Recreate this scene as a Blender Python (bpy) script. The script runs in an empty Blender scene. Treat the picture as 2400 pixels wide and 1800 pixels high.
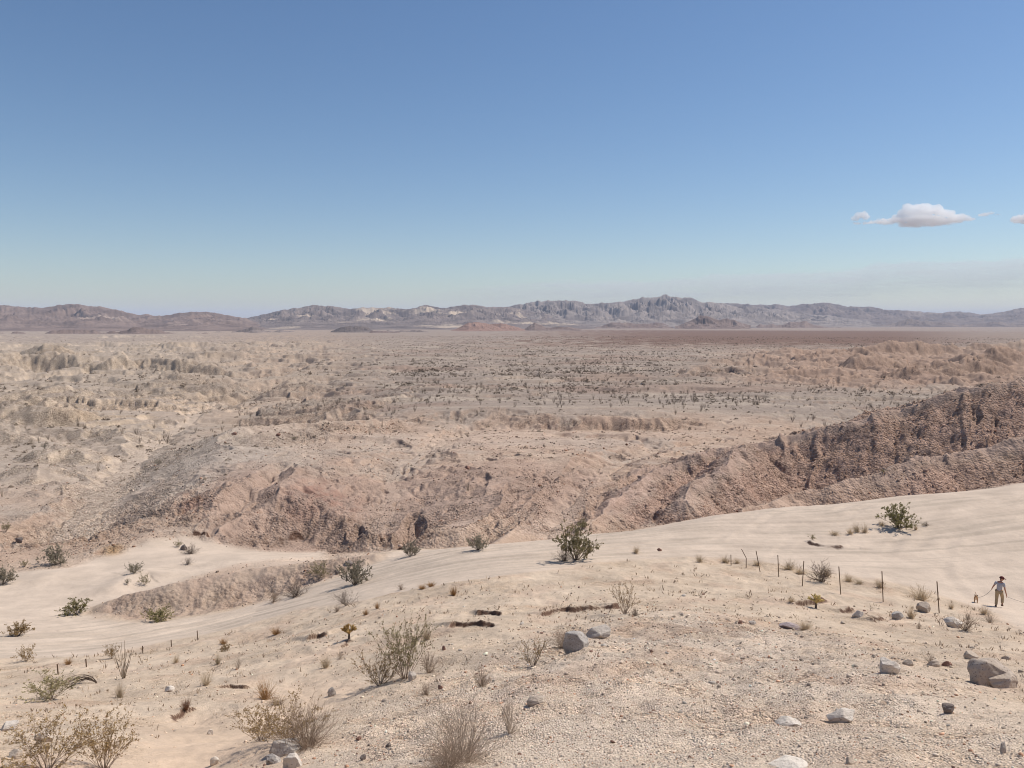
import bpy, math, random, time
import numpy as np
from mathutils import Vector, Matrix, Quaternion
T0 = time.time()
R = math.radians
scene = bpy.context.scene
COL = scene.collection

# ------------------------------------------------------------------ camera
F = 1848.0                       # focal length in pixels of a 2400-wide frame
PITCH = math.atan2(148.0, F)     # looking slightly down
CP, SP = math.cos(PITCH), math.sin(PITCH)
cam_data = bpy.data.cameras.new('camera')
cam_data.sensor_width = 36.0
cam_data.lens = 36.0 * F / 2400.0
cam_data.clip_start = 0.1
cam_data.clip_end = 120000.0
cam = bpy.data.objects.new('camera', cam_data)
COL.objects.link(cam)
cam.location = (0, 0, 0)
cam.rotation_euler = (math.pi / 2 - PITCH, 0, 0)
scene.camera = cam


def ray(u, v):
    """direction seen at a place of the photograph: (x, z) per metre of forward distance"""
    a = (u - 1200.0) / F
    b = (900.0 - v) / F
    y = CP + b * SP
    z = -SP + b * CP
    return a / y, z / y


def P(u, v, D):
    a, c = ray(u, v)
    return (a * D, D, c * D)


def Pz(u, D, z):
    a, _ = ray(u, 900)
    return (a * D, D, z)


# ------------------------------------------------------------------ noise
def _hash(ix, iy, seed):
    h = (ix.astype(np.uint32) * np.uint32(374761393)) ^ (iy.astype(np.uint32) * np.uint32(668265263)) ^ np.uint32((seed * 2246822519) & 0xffffffff)
    h = (h ^ (h >> np.uint32(13))) * np.uint32(1274126177)
    return h ^ (h >> np.uint32(16))


_ang = np.arange(64) * (2 * math.pi / 64)
_GX = np.cos(_ang).astype(np.float32)
_GY = np.sin(_ang).astype(np.float32)


def noise(x, y, seed=0):
    """gradient noise, about -1..1"""
    fx = np.floor(x)
    fy = np.floor(y)
    ix = fx.astype(np.int64)
    iy = fy.astype(np.int64)
    dx = (x - fx).astype(np.float32)
    dy = (y - fy).astype(np.float32)
    sx = dx * dx * dx * (dx * (dx * 6 - 15) + 10)
    sy = dy * dy * dy * (dy * (dy * 6 - 15) + 10)

    def g(ox, oy):
        h = (_hash(ix + ox, iy + oy, seed) & np.uint32(63)).astype(np.int64)
        return _GX[h] * (dx - ox) + _GY[h] * (dy - oy)
    a = g(0, 0)
    b = g(1, 0)
    c = g(0, 1)
    d = g(1, 1)
    return (a + (b - a) * sx + (c + (d - c) * sx - a - (b - a) * sx) * sy) * 1.5


def fbm(x, y, octaves, seed=0, gain=0.5, lac=2.03):
    s = 0.0
    a = 1.0
    for k in range(octaves):
        s = s + a * noise(x, y, seed + k * 17)
        x = x * lac + 13.7
        y = y * lac - 7.3
        a *= gain
    return s


def ridged(x, y, octaves, seed=0, gain=0.5, lac=2.03):
    """0..~1, sharp crests at 1"""
    s = 0.0
    a = 1.0
    n = 0.0
    w = 1.0
    for k in range(octaves):
        r = 1.0 - np.abs(noise(x, y, seed + k * 31))
        r = r * r
        s = s + a * r * w
        w = np.clip(r * 1.6, 0, 1)
        n += a
        x = x * lac + 5.1
        y = y * lac + 9.2
        a *= gain
    return s / n


def sstep(a, b, x):
    t = np.clip((x - a) / (b - a), 0, 1)
    return t * t * (3 - 2 * t)


# ------------------------------------------------------------------ the floor of the land: scattered heights, smoothly joined
C = []


def column(u, *vd):
    for v, D in vd:
        C.append(P(u, v, D))


def hid(u, *dz):
    for D, z in dz:
        C.append(Pz(u, D, z))


PLAIN_C = ((962, 247), (950, 275), (925, 340), (900, 412), (875, 525), (850, 700), (825, 1000), (810, 1340), (790, 2200), (777, 3900), (766, 8000))
PLAIN_S = ((950, 345), (900, 470), (875, 600), (850, 780), (825, 1120), (810, 1500), (795, 2100), (785, 2900), (777, 4000), (767, 8000))
PLAIN_R = ((930, 330), (900, 415), (870, 560), (845, 760), (825, 1020), (805, 1450), (790, 2200), (777, 3900), (766, 8000))
for u in (-250, 0):
    column(u, (1800, 8.5), (1740, 13), (1700, 17), (1640, 25), (1600, 32), (1560, 40), (1500, 52), (1450, 62), (1400, 72), (1350, 81), (1300, 91), (1250, 104), (1200, 120), (1150, 140), (1100, 165), (1050, 200), (1000, 255), *PLAIN_S)
column(150, (1200, 118), (1150, 138), (1100, 163), (1050, 198), (1000, 250), *PLAIN_S)
column(300, (1800, 9), (1740, 13), (1680, 18), (1600, 28), (1560, 36), (1530, 44), (1500, 52), (1450, 63), (1400, 72), (1350, 80), (1300, 90), (1250, 102), (1210, 112))
hid(300, (140, -30.2), (165, -31.0), (200, -32.2), (255, -34.2))
column(300, *PLAIN_S)
column(450, (1240, 101), (1210, 106), (1165, 116), (1110, 132), (1060, 150))
hid(450, (190, -31.2))
column(450, (1003, 240), (962, 315), *PLAIN_S[1:])
column(600, (1800, 9.5), (1740, 12.5), (1680, 17), (1600, 25), (1550, 32), (1500, 42), (1460, 52), (1420, 63), (1390, 70), (1330, 82), (1300, 90), (1262, 102), (1140, 113), (1090, 136), (1040, 170))
hid(600, (255, -34.5))
column(600, (950, 330), *PLAIN_S[1:])
column(750, (1262, 103), (1140, 113), (1095, 134), (1050, 170), (1012, 206))
hid(750, (262, -35.0))
column(750, (940, 330), (900, 440), *PLAIN_C[4:])
column(900, (1800, 7.5), (1700, 12), (1650, 15), (1600, 19.5), (1550, 25), (1500, 31), (1450, 38), (1400, 48), (1350, 61), (1310, 71), (1292, 78))
hid(900, (87, -26.2), (99, -28.0))
column(900, (1150, 112), (1100, 134), (1050, 172), (1010, 222), (985, 240), (962, 265), *PLAIN_C[2:])
column(1200, (1800, 6.5), (1700, 9.8), (1600, 15), (1520, 23), (1450, 33), (1400, 41), (1350, 50), (1300, 61), (1272, 71))
hid(1200, (83, -25.0), (93, -26.4), (104, -25.4))
column(1200, (1100, 130), (1050, 172), (1012, 220), (1004, 235), (966, 249), *PLAIN_C[1:])
column(1500, (1800, 6.5), (1700, 9.5), (1600, 14.5), (1520, 21), (1450, 30), (1400, 39.5), (1350, 50), (1300, 60), (1250, 70), (1222, 77))
hid(1500, (88, -25), (104, -27.5), (118, -28.0))
column(1500, (1090, 138), (1050, 172), (1012, 220), (1004, 235), (966, 249), *PLAIN_C[1:])
column(1800, (1800, 6.5), (1700, 9.3), (1600, 14), (1520, 21.5), (1470, 28), (1440, 34), (1400, 41), (1350, 51.5), (1300, 60.5), (1240, 70), (1192, 79))
hid(1800, (91, -24), (107, -27), (165, -29.5))
column(1800, (1003, 225), (985, 240), (948, 275), (925, 340), (898, 415), (870, 560), (845, 760), (825, 1020), (805, 1450), (790, 2200), (777, 3900), (766, 8000))
column(2100, (1800, 6.5), (1700, 9.3), (1600, 13.5), (1530, 21), (1500, 28), (1450, 37), (1420, 43), (1380, 49), (1300, 60.5), (1235, 69), (1163, 82))
hid(2100, (95, -23), (108, -26), (180, -31.0), (250, -32.0))
column(2100, *PLAIN_R)
column(2400, (1800, 6.5), (1700, 9.5), (1640, 12), (1600, 16), (1500, 30), (1422, 48), (1350, 54), (1250, 65), (1133, 83))
hid(2400, (95, -21), (106, -23.5), (180, -30), (250, -31.5))
column(2400, *PLAIN_R)
column(2700, (1800, 6.5), (1700, 9.5), (1600, 16.5), (1500, 30), (1422, 48), (1350, 54), (1250, 65), (1105, 83))
hid(2700, (95, -19.5), (106, -22), (180, -29), (250, -31.5))
column(2700, *PLAIN_R)
for u in (0, 600, 1200, 1800, 2400):
    a = math.atan(ray(u, 900)[0])
    C.append((0.8 * math.sin(a), 0.8 * math.cos(a), -1.85))
    C.append((3 * math.sin(a), 3 * math.cos(a), -2.55))
    C.append((13500 * math.sin(a), 13500 * math.cos(a), -95.0))
C = np.array(C)
AZ_MAX = 0.66


def polar(x, y):
    r = np.sqrt(x * x + y * y)
    az = np.arctan2(x, y)
    azc = np.where(np.abs(az) > AZ_MAX, np.sign(az) * (AZ_MAX + 0.1 * np.tanh((np.abs(az) - AZ_MAX) / 0.6)), az)
    return azc, np.log(np.maximum(r, 0.8))


_ca, _cl = polar(C[:, 0], C[:, 1])
_n = len(C)


def _k(d2):
    return np.where(d2 > 1e-12, 0.5 * d2 * np.log(np.maximum(d2, 1e-12)), 0)


_A = np.zeros((_n + 3, _n + 3))
_d2 = (_ca[:, None] - _ca[None]) ** 2 + (_cl[:, None] - _cl[None]) ** 2
_A[:_n, :_n] = _k(_d2) + np.eye(_n) * 2e-5
_A[:_n, _n:] = np.stack([np.ones(_n), _ca, _cl], 1)
_A[_n:, :_n] = _A[:_n, _n:].T
_w = np.linalg.solve(_A, np.concatenate([C[:, 2], np.zeros(3)]))
# tabulate on a fine (azimuth, log distance) grid and read it back bilinearly
TA = np.linspace(-AZ_MAX - 0.12, AZ_MAX + 0.12, 260)
TL = np.linspace(math.log(0.79), math.log(16000), 700)
_ga, _gl = np.meshgrid(TA, TL, indexing='ij')
_tab = np.zeros_like(_ga)
for i in range(0, len(TA)):
    d2 = (_ga[i][:, None] - _ca[None]) ** 2 + (_gl[i][:, None] - _cl[None]) ** 2
    _tab[i] = _k(d2) @ _w[:_n] + _w[_n] + _w[_n + 1] * _ga[i] + _w[_n + 2] * _gl[i]


def floor_height(az, l):
    fi = np.clip((az - TA[0]) / (TA[1] - TA[0]), 0, len(TA) - 1.001)
    fj = np.clip((l - TL[0]) / (TL[1] - TL[0]), 0, len(TL) - 1.001)
    i = fi.astype(int)
    j = fj.astype(int)
    a = fi - i
    b = fj - j
    return (_tab[i, j] * (1 - a) * (1 - b) + _tab[i + 1, j] * a * (1 - b) + _tab[i, j + 1] * (1 - a) * b + _tab[i + 1, j + 1] * a * b)


# ------------------------------------------------------------------ ridges: crest lines with sloping sides
RIDGES = []


def crest(pts, near, far, rill=0.0, wave=5.0, rnd=0.8, reach=None, dark=0.0):
    """pts (u, v, D); near/far are tangents of the side that faces the viewer and of the other side"""
    RIDGES.append((np.array([P(*p) for p in pts]), near, far, rill, wave, rnd, reach or 45.0))


# the big dark ridge on the right and the lower pale one before it
crest([(1330, 1128, 120), (1400, 1120, 126), (1480, 1102, 131), (1550, 1085, 134), (1640, 1064, 137), (1700, 1048, 138), (1780, 1030, 139), (1850, 1013, 138), (1930, 994, 137), (2000, 976, 136), (2060, 962, 134), (2130, 942, 134), (2200, 928, 132), (2270, 910, 130), (2330, 896, 129), (2400, 877, 128), (2560, 840, 126), (2800, 800, 124)], .72, .36, 0.6, 5.0, 0.25, 40)
crest([(1760, 1040, 135), (1700, 1085, 125), (1640, 1130, 116), (1590, 1175, 108)], .55, .62, 0.6, 3, 0.6, 11)
crest([(1560, 1090, 131), (1480, 1145, 116), (1420, 1195, 104), (1390, 1228, 96)], .55, .6, 0.5, 3, 0.6, 12)
crest([(1740, 1192, 90), (1800, 1178, 93), (1900, 1150, 97), (1960, 1134, 98), (2000, 1124, 99), (2060, 1104, 101), (2110, 1090, 102), (2150, 1079, 103), (2280, 1054, 104), (2400, 1026, 104), (2560, 990, 104), (2800, 950, 104)], .62, .6, 0.35, 3.5, 0.5, 22)
# pale cones and domes in the middle
crest([(1300, 1166, 98), (1318, 1140, 110), (1345, 1112, 122)], .72, .7, 0.5, 1.6, 0.35, 12)
crest([(1300, 1168, 97.5), (1255, 1205, 92), (1200, 1245, 87), (1160, 1272, 84)], .75, .7, 0.4, 1.6, 0.3, 10)
crest([(1303, 1168, 97.5), (1335, 1200, 93), (1362, 1236, 88)], .8, .8, 0.4, 1.6, 0.3, 10)
crest([(1090, 1186, 97), (1130, 1168, 103), (1165, 1150, 110)], .6, .55, 0.7, 2.6, 1.2, 14)
crest([(1060, 1215, 92), (1085, 1190, 96)], .6, .55, 0.6, 2.6, 1.5, 12)
crest([(1180, 1225, 94), (1240, 1175, 106), (1330, 1118, 122), (1420, 1092, 136)], .5, .45, 0.6, 2.6, 0.6, 16)
crest([(1010, 1158, 108), (1060, 1140, 115), (1110, 1131, 118), (1180, 1120, 128)], .55, .35, 0.9, 3.2, 1.0, 18)
crest([(925, 1190, 101), (955, 1150, 110), (990, 1120, 122)], .55, .5, 0.7, 3.0, 0.8, 12)
# the striped red dome and the diagonal spurs left of it
crest([(760, 1138, 113), (800, 1128, 119), (850, 1108, 130), (900, 1085, 145)], .62, .35, 0.9, 2.2, 1.6, 20)
crest([(700, 1146, 112), (740, 1134, 116)], .6, .4, 0.7, 2.2, 1.6, 16)
crest([(720, 1138, 118), (640, 1178, 110), (570, 1215, 104), (520, 1240, 100)], .5, .6, 0.5, 2.6, 0.5, 12)
crest([(640, 1120, 130), (560, 1160, 116), (480, 1205, 106)], .45, .5, 0.5, 2.6, 0.6, 12)
crest([(830, 1140, 114), (870, 1180, 106), (900, 1225, 99)], .6, .6, 0.5, 2.2, 0.7, 12)
crest([(440, 1140, 118), (470, 1115, 128)], .6, .4, 0.5, 3, 1.3, 15)
crest([(345, 1188, 113), (400, 1168, 114), (450, 1158, 112.5), (520, 1150, 112), (600, 1145, 112), (700, 1137, 112.5), (780, 1131, 113), (860, 1134, 112.5), (930, 1150, 110), (1000, 1168, 106), (1060, 1176, 103)], .82, .06, 1.1, 3.0, 0.5, 13)
# the grey pebbly mound with the wash behind it
crest([(210, 1182, 115), (235, 1165, 119), (270, 1138, 124), (310, 1112, 131), (350, 1084, 140), (400, 1052, 152), (440, 1034, 160), (490, 1014, 170), (540, 1004, 180), (620, 998, 190), (700, 994, 200), (790, 986, 212), (880, 984, 225), (930, 982, 240)], .27, .62, 0.8, 6, 2.0, 40)
# near mounds and banks on the left
crest([(60, 1246, 100), (130, 1228, 104), (200, 1214, 106), (270, 1218, 105), (330, 1230, 102)], .35, .3, 0.5, 3, 1.2, 14)
crest([(-60, 1290, 92), (20, 1270, 96), (70, 1250, 99)], .4, .3, 0.6, 3, 0.8, 12)
crest([(330, 1262, 95), (370, 1245, 99), (420, 1250, 99)], .35, .3, 0.3, 3, 0.8, 7)
crest([(215, 1428, 65.6), (260, 1408, 66), (300, 1394, 66.5), (400, 1374, 67), (500, 1351, 68.5), (600, 1334, 69.7), (700, 1321, 70), (800, 1309, 70.3), (880, 1303, 71), (930, 1298, 73)], .62, .4, 0.6, 1.8, 0.35, 9)
crest([(222, 1300, 90.5), (245, 1286, 92), (270, 1283, 92.5)], .6, .15, 0.3, 1.5, 0.25, 5)
crest([(85, 1360, 78), (112, 1346, 80), (135, 1354, 79.5)], .3, .25, 0.0, 3, 0.7, 6)
crest([(268, 1372, 74.5), (300, 1352, 77), (345, 1338, 80), (372, 1345, 79)], .4, .3, 0.3, 1.6, 0.4, 6)
# scarps further out on the left
crest([(60, 998, 218), (130, 988, 224), (210, 984, 226), (300, 988, 230), (370, 1008, 224)], .42, .3, 0.6, 8, 2.0, 40)
crest([(445, 906, 395), (520, 893, 415), (600, 897, 410), (690, 905, 395)], .5, .05, 1.5, 10, 1.0, 40)
crest([(765, 960, 260), (820, 945, 280), (850, 955, 262), (872, 988, 241)], .6, .3, .5, 8, 0.6, 30)
crest([(135, 1066, 175), (165, 1046, 179), (205, 1062, 174)], .7, .4, 0.8, 4, 0.8, 14)
crest([(0, 962, 260), (60, 950, 270), (120, 958, 262)], .5, .3, 1.0, 7, 1.2, 30)
crest([(165, 940, 330), (200, 928, 332), (250, 925, 334), (330, 930, 332), (380, 936, 330), (430, 945, 326), (480, 942, 330), (525, 944, 326)], .85, .03, 2.6, 6.5, 0.5, 22)
crest([(440, 950, 312), (500, 940, 330), (560, 915, 390)], .6, .4, 2.0, 6, 1.0, 25)
crest([(60, 935, 330), (120, 925, 345), (160, 915, 360)], .5, .2, 2.0, 8, 1.5, 30)
crest([(-40, 996, 222), (40, 984, 230), (120, 990, 228)], .4, .25, 1.2, 5, 1.5, 30)
crest([(110, 1055, 176), (165, 1040, 182), (225, 1052, 178)], .62, .3, 1.2, 4, 0.9, 20)
crest([(10, 1108, 150), (80, 1090, 156), (150, 1106, 150)], .42, .3, 0.8, 5, 1.3, 18)
crest([(230, 1010, 232), (300, 1000, 245), (370, 1012, 240)], .45, .3, 1.2, 5, 1.2, 24)
crest([(-30, 1165, 132), (30, 1150, 136), (95, 1165, 131)], .45, .3, 0.8, 4, 1.0, 14)
crest([(-60, 850, 600), (60, 835, 680), (160, 838, 660), (260, 846, 610)], .45, .3, 4, 14, 2.0, 60)
crest([(250, 858, 560), (330, 850, 590), (420, 856, 560), (500, 862, 540), (560, 872, 520)], .7, .3, 4, 12, 1.0, 60)
crest([(-60, 818, 860), (60, 818, 880), (140, 832, 760)], .45, .3, 4, 16, 3.0, 70)
# scarp along the edge of the middle plain, mesas and knolls to the right
crest([(770, 960, 268), (830, 945, 285), (900, 930, 310), (960, 915, 350), (1010, 905, 390)], .4, .04, 1.6, 8, 1.5, 30)
crest([(1000, 978, 238), (1060, 966, 246), (1120, 962, 248), (1200, 965, 245), (1290, 972, 240), (1380, 976, 236), (1450, 978, 236), (1540, 984, 232)], .45, .06, 1.5, 5, 1.0, 24)
crest([(1600, 878, 480), (1640, 862, 520), (1690, 856, 545), (1740, 864, 520), (1770, 880, 480)], .55, .25, 3.5, 9, 0.8, 45)
crest([(1640, 842, 700), (1690, 842, 700)], 1.2, .1, 2.0, 10, 0.5, 30)
crest([(1700, 888, 470), (1830, 880, 500), (1900, 870, 530)], .5, .4, 3, 10, 1.0, 40)
crest([(1870, 905, 400), (1960, 890, 425), (2060, 880, 440), (2180, 868, 460), (2300, 850, 480)], .45, .4, 3, 12, 1.2, 40)
crest([(1950, 858, 560), (2060, 848, 590), (2180, 845, 600), (2290, 838, 620), (2420, 826, 640)], .45, .4, 4, 14, 1.5, 60)
crest([(1880, 830, 800), (2000, 822, 860), (2140, 815, 900), (2280, 812, 940), (2450, 800, 980)], .45, .4, 5, 18, 2.0, 80)

# gullies cut into the land: (points u, v, D), side tangent, width of the bed
CUTS = []


def cut(pts, side, bed, drop=0.0):
    CUTS.append((np.array([P(*p) for p in pts]) - np.array([0, 0, drop]), side, bed))


cut([(955, 1292, 92), (962, 1258, 99), (968, 1225, 103), (975, 1200, 107)], 1.6, 0.5, 1.2)
cut([(150, 1240, 106), (200, 1190, 118), (250, 1130, 141), (310, 1070, 178), (370, 1020, 222), (425, 980, 272), (470, 955, 318), (560, 930, 390), (640, 905, 470)], .36, 2.2, 1.9)
cut([(310, 1070, 178), (230, 1045, 200), (150, 1022, 225), (60, 1010, 240), (-40, 1000, 250)], .36, 1.5, 1.9)
cut([(425, 980, 272), (330, 972, 290), (220, 975, 285), (100, 965, 300), (-20, 960, 310)], .34, 1.5, 2.4)
cut([(250, 1130, 141), (160, 1110, 152), (60, 1125, 148), (-40, 1120, 150)], .36, 1.0, 1.2)
cut([(893, 1225, 102), (925, 1110, 135), (985, 1055, 172), (1060, 1020, 212), (1120, 1004, 236)], .22, 1.0, 1.0)
cut([(985, 1055, 172), (880, 1035, 190), (760, 1030, 190), (650, 1045, 175)], .22, .8, .9)
cut([(1300, 1235, 92), (1362, 1160, 112), (1430, 1085, 143), (1560, 1042, 184), (1700, 1020, 205)], .3, 1.0, 1.1)
cut([(1560, 1042, 184), (1450, 1025, 205), (1320, 1020, 212)], .22, .8, .8)
cut([(560, 1195, 108), (600, 1150, 114), (660, 1095, 135)], .5, .5, .6)
cut([(830, 1255, 100), (850, 1190, 107), (868, 1135, 117)], .6, .4, .7)
cut([(2040, 1075, 121), (2032, 1050, 125), (2024, 1032, 127)], .8, 0.8, .4)
cut([(1735, 1190, 104), (1745, 1160, 111), (1760, 1125, 119)], 0.6, 0.4, .5)
cut([(1905, 1105, 115), (1915, 1065, 122), (1925, 1030, 129)], 0.8, 0.3, 0.6)
cut([(905, 1270, 96), (895, 1230, 101), (890, 1190, 106)], 0.9, 0.3, 0.3)

# little soil lips: banks where a crust has broken away, height, width of the back side
LIPS = []


def floor_hit(u, v):
    """where the sight line first meets the smooth floor"""
    a, c = ray(u, v)
    k = math.sqrt(1 + a * a)
    D = np.exp(np.arange(math.log(4.0), math.log(400), 0.002))
    f = floor_height(np.full(D.shape, math.atan(a)), np.log(D * k))
    j = int(np.argmax(c * D < f))
    return (a * D[j], D[j], f[j])


def lip(pts, h, back=2.5):
    LIPS.append((np.array([floor_hit(p[0], p[1]) for p in pts]), h, back))


lip([(1870, 1424, 40), (1895, 1416, 41.5), (1930, 1411, 42.2), (1960, 1413, 41.8), (1990, 1417, 41)], .42, 2.2)
lip([(1972, 1436, 37.5), (1990, 1428, 38.6), (2012, 1430, 38)], .35, 1.2)
lip([(2035, 1458, 33.5), (2055, 1452, 34.5), (2082, 1454, 34)], .3, 1.0)
lip([(1640, 1418, 36.5), (1665, 1414, 37), (1690, 1413, 37.2)], .15, 1.2)
lip([(1255, 1446, 33.5), (1275, 1442, 34), (1300, 1438, 34.6), (1340, 1434, 35), (1420, 1430, 35.5), (1440, 1420, 37)], .32, 1.8)
lip([(1120, 1444, 33.5), (1140, 1440, 34), (1180, 1443, 33.5)], .32, 1.2)
lip([(1040, 1478, 29), (1075, 1470, 29.8), (1110, 1470, 29.8), (1140, 1474, 29.2)], .28, 1.4)
lip([(720, 1498, 33.5), (745, 1488, 35), (780, 1484, 35.5)], .35, 1.6)
lip([(790, 1520, 27), (820, 1506, 28.6), (845, 1500, 29)], .2, 1.0)
lip([(1880, 1270, 66), (1900, 1276, 65), (1925, 1282, 64), (1950, 1283, 63.8), (1985, 1289, 62.8)], .27, 2.5)
lip([(2020, 1287, 63), (2040, 1286, 63.2)], .12, 1.5)
lip([(372, 1686, 17.8), (400, 1672, 18.8), (430, 1662, 19.6), (480, 1652, 20.4)], .16, .8)
lip([(478, 1628, 23), (520, 1616, 24), (570, 1610, 24.8), (600, 1606, 25)], .16, .8)
lip([(660, 1262, 100), (700, 1258, 101), (740, 1256, 102), (790, 1266, 100)], .5, 3)
lip([(910, 1276, 93), (935, 1281, 92), (950, 1290, 90)], .5, 2)
lip([(440, 1249, 99), (480, 1256, 98), (530, 1262, 97)], .5, 3)


def seg_eval(x, y, A, B):
    """parameter along the segment, signed distance (positive = beyond the line, away from the viewer)"""
    dx, dy = B[0] - A[0], B[1] - A[1]
    L2 = dx * dx + dy * dy
    t = np.clip(((x - A[0]) * dx + (y - A[1]) * dy) / L2, 0, 1)
    qx = x - (A[0] + t * dx)
    qy = y - (A[1] + t * dy)
    return t, np.sqrt(qx * qx + qy * qy), math.sqrt(L2), qx, qy


def polyline(x, y, pts):
    """distance, z, length along, and offset vector to the nearest place on a polyline"""
    best = np.full(x.shape, 1e9)
    z = np.zeros(x.shape)
    s = np.zeros(x.shape)
    ox = np.zeros(x.shape)
    oy = np.zeros(x.shape)
    acc = 0.0
    for A, B in zip(pts[:-1], pts[1:]):
        t, d, L, qx, qy = seg_eval(x, y, A, B)
        m = d < best
        best = np.where(m, d, best)
        z = np.where(m, A[2] + (B[2] - A[2]) * t, z)
        s = np.where(m, acc + t * L, s)
        ox = np.where(m, qx, ox)
        oy = np.where(m, qy, oy)
        acc += L
    return best, z, s, ox, oy


# polygons on the ground, drawn by the outline they have from the look-out, kept as (azimuth, log distance)
def region(pts):
    """pts (u, v, D)"""
    q = np.array([P(*p) for p in pts])
    a, l = polar(q[:, 0], q[:, 1])
    return np.stack([a, l], 1)


def inside(az, l, poly, soft):
    """soft membership 0..1 (soft in radians / log units)"""
    lo = poly.min(0) - soft
    hi = poly.max(0) + soft
    out = np.zeros(az.shape)
    idx = np.nonzero((az > lo[0]) & (az < hi[0]) & (l > lo[1]) & (l < hi[1]))[0]
    if len(idx) == 0:
        return out
    x, y = az[idx], l[idx]
    d = np.full(len(idx), 1e9)
    c = np.zeros(len(idx), bool)
    n = len(poly)
    for i in range(n):
        A, B = poly[i - 1], poly[i]
        _, dd, _, _, _ = seg_eval(x, y, A, B)
        d = np.minimum(d, dd)
        cr = ((A[1] > y) != (B[1] > y))
        xi = (B[0] - A[0]) * (y - A[1]) / (B[1] - A[1] + 1e-15) + A[0]
        c ^= cr & (x < xi)
    out[idx] = sstep(-soft, soft, np.where(c, d, -d))
    return out


SAND = region([(2700, 1095, 85), (2400, 1130, 84), (2200, 1148, 83.5), (1980, 1166, 82), (1700, 1193, 80), (1550, 1209, 79), (1380, 1238, 77), (1250, 1263, 73), (1100, 1285, 74), (960, 1298, 76), (880, 1318, 71), (760, 1378, 66), (620, 1406, 65), (450, 1438, 62), (340, 1452, 61), (230, 1446, 63), (222, 1420, 67.5), (300, 1385, 71), (400, 1362, 76), (560, 1325, 84), (760, 1290, 91), (760, 1268, 98), (560, 1275, 97), (430, 1262, 98), (330, 1285, 94), (230, 1312, 89), (160, 1330, 84), (60, 1340, 83), (-60, 1360, 79), (-250, 1380, 75), (-250, 1560, 40),
               (0, 1545, 43), (200, 1532, 43), (400, 1497, 49), (560, 1466, 52), (700, 1438, 54), (850, 1408, 49), (1000, 1376, 49), (1150, 1354, 49.5), (1300, 1335, 52.5), (1450, 1312, 57), (1600, 1306, 59), (1740, 1308, 58.5), (1900, 1332, 54.5), (2100, 1362, 51.5), (2250, 1402, 47), (2330, 1440, 44), (2420, 1500, 30), (2700, 1560, 22)])
GRAVEL = region([(760, 1830, 6), (800, 1720, 11), (840, 1650, 14), (900, 1600, 17), (1000, 1565, 19), (1150, 1530, 22), (1280, 1500, 25), (1400, 1462, 29), (1520, 1440, 32), (1680, 1446, 31), (1850, 1462, 29), (2000, 1496, 25), (2100, 1530, 20), (2200, 1590, 15), (2280, 1650, 11.5), (2420, 1710, 8.8), (2700, 1800, 6.5), (2300, 2600, 2), (1200, 2600, 2)])
HOLLOW = region([(280, 1800, 9), (300, 1730, 13.5), (360, 1690, 17), (440, 1668, 19), (520, 1660, 19.4), (560, 1690, 17), (590, 1650, 19), (640, 1600, 25), (760, 1560, 25), (840, 1600, 20), (760, 1640, 16.5), (640, 1700, 14.5), (560, 1760, 11.5), (530, 1800, 9.5), (420, 1870, 7)])
BANK = region([(205, 1434, 65), (300, 1392, 67), (400, 1368, 68), (600, 1328, 71), (800, 1303, 71.5), (905, 1298, 72.5), (890, 1328, 70), (780, 1366, 67), (620, 1402, 65.6), (450, 1432, 62.8), (330, 1449, 61.6)])
ROAD = np.array([P(*p) for p in [(2700, 1200, 72), (2300, 1240, 68), (2000, 1262, 66.5), (1700, 1262, 67), (1450, 1276, 65.5), (1250, 1296, 62), (1100, 1316, 61.5), (950, 1340, 61), (800, 1374, 60), (600, 1424, 61), (400, 1470, 57), (200, 1500, 52), (-100, 1520, 48)]])


ERO = None


def erosion(gx_, gy_, dx_, dy_, seed):
    """stripes that run down the slope: (dx, dy) lies across it; value and derivative"""
    ix = np.floor(gx_)
    iy = np.floor(gy_)
    fx = gx_ - ix
    fy = gy_ - iy
    ix = ix.astype(np.int64)
    iy = iy.astype(np.int64)
    v = np.zeros(gx_.shape, np.float32)
    vx = np.zeros(gx_.shape, np.float32)
    vy = np.zeros(gx_.shape, np.float32)
    wt = np.zeros(gx_.shape, np.float32)
    tau = 2 * math.pi
    for i in (-1, 0, 1):
        for j in (-1, 0, 1):
            h = _hash(ix + i, iy + j, seed)
            hx = ((h & np.uint32(1023)).astype(np.float32) / 1023 - .5) * .8
            hy = (((h >> np.uint32(10)) & np.uint32(1023)).astype(np.float32) / 1023 - .5) * .8
            px = fx - (i + .5 + hx)
            py = fy - (j + .5 + hy)
            w = np.exp(-(px * px + py * py) * 2.2)
            ph = ((h >> np.uint32(20)).astype(np.float32) / 4095) * 2.2
            m = (px * dx_ + py * dy_) * tau + ph
            s = np.sin(m) * w
            v += np.cos(m) * w
            vx -= s * dx_
            vy -= s * dy_
            wt += w
    return v / wt, vx / wt, vy / wt


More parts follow.
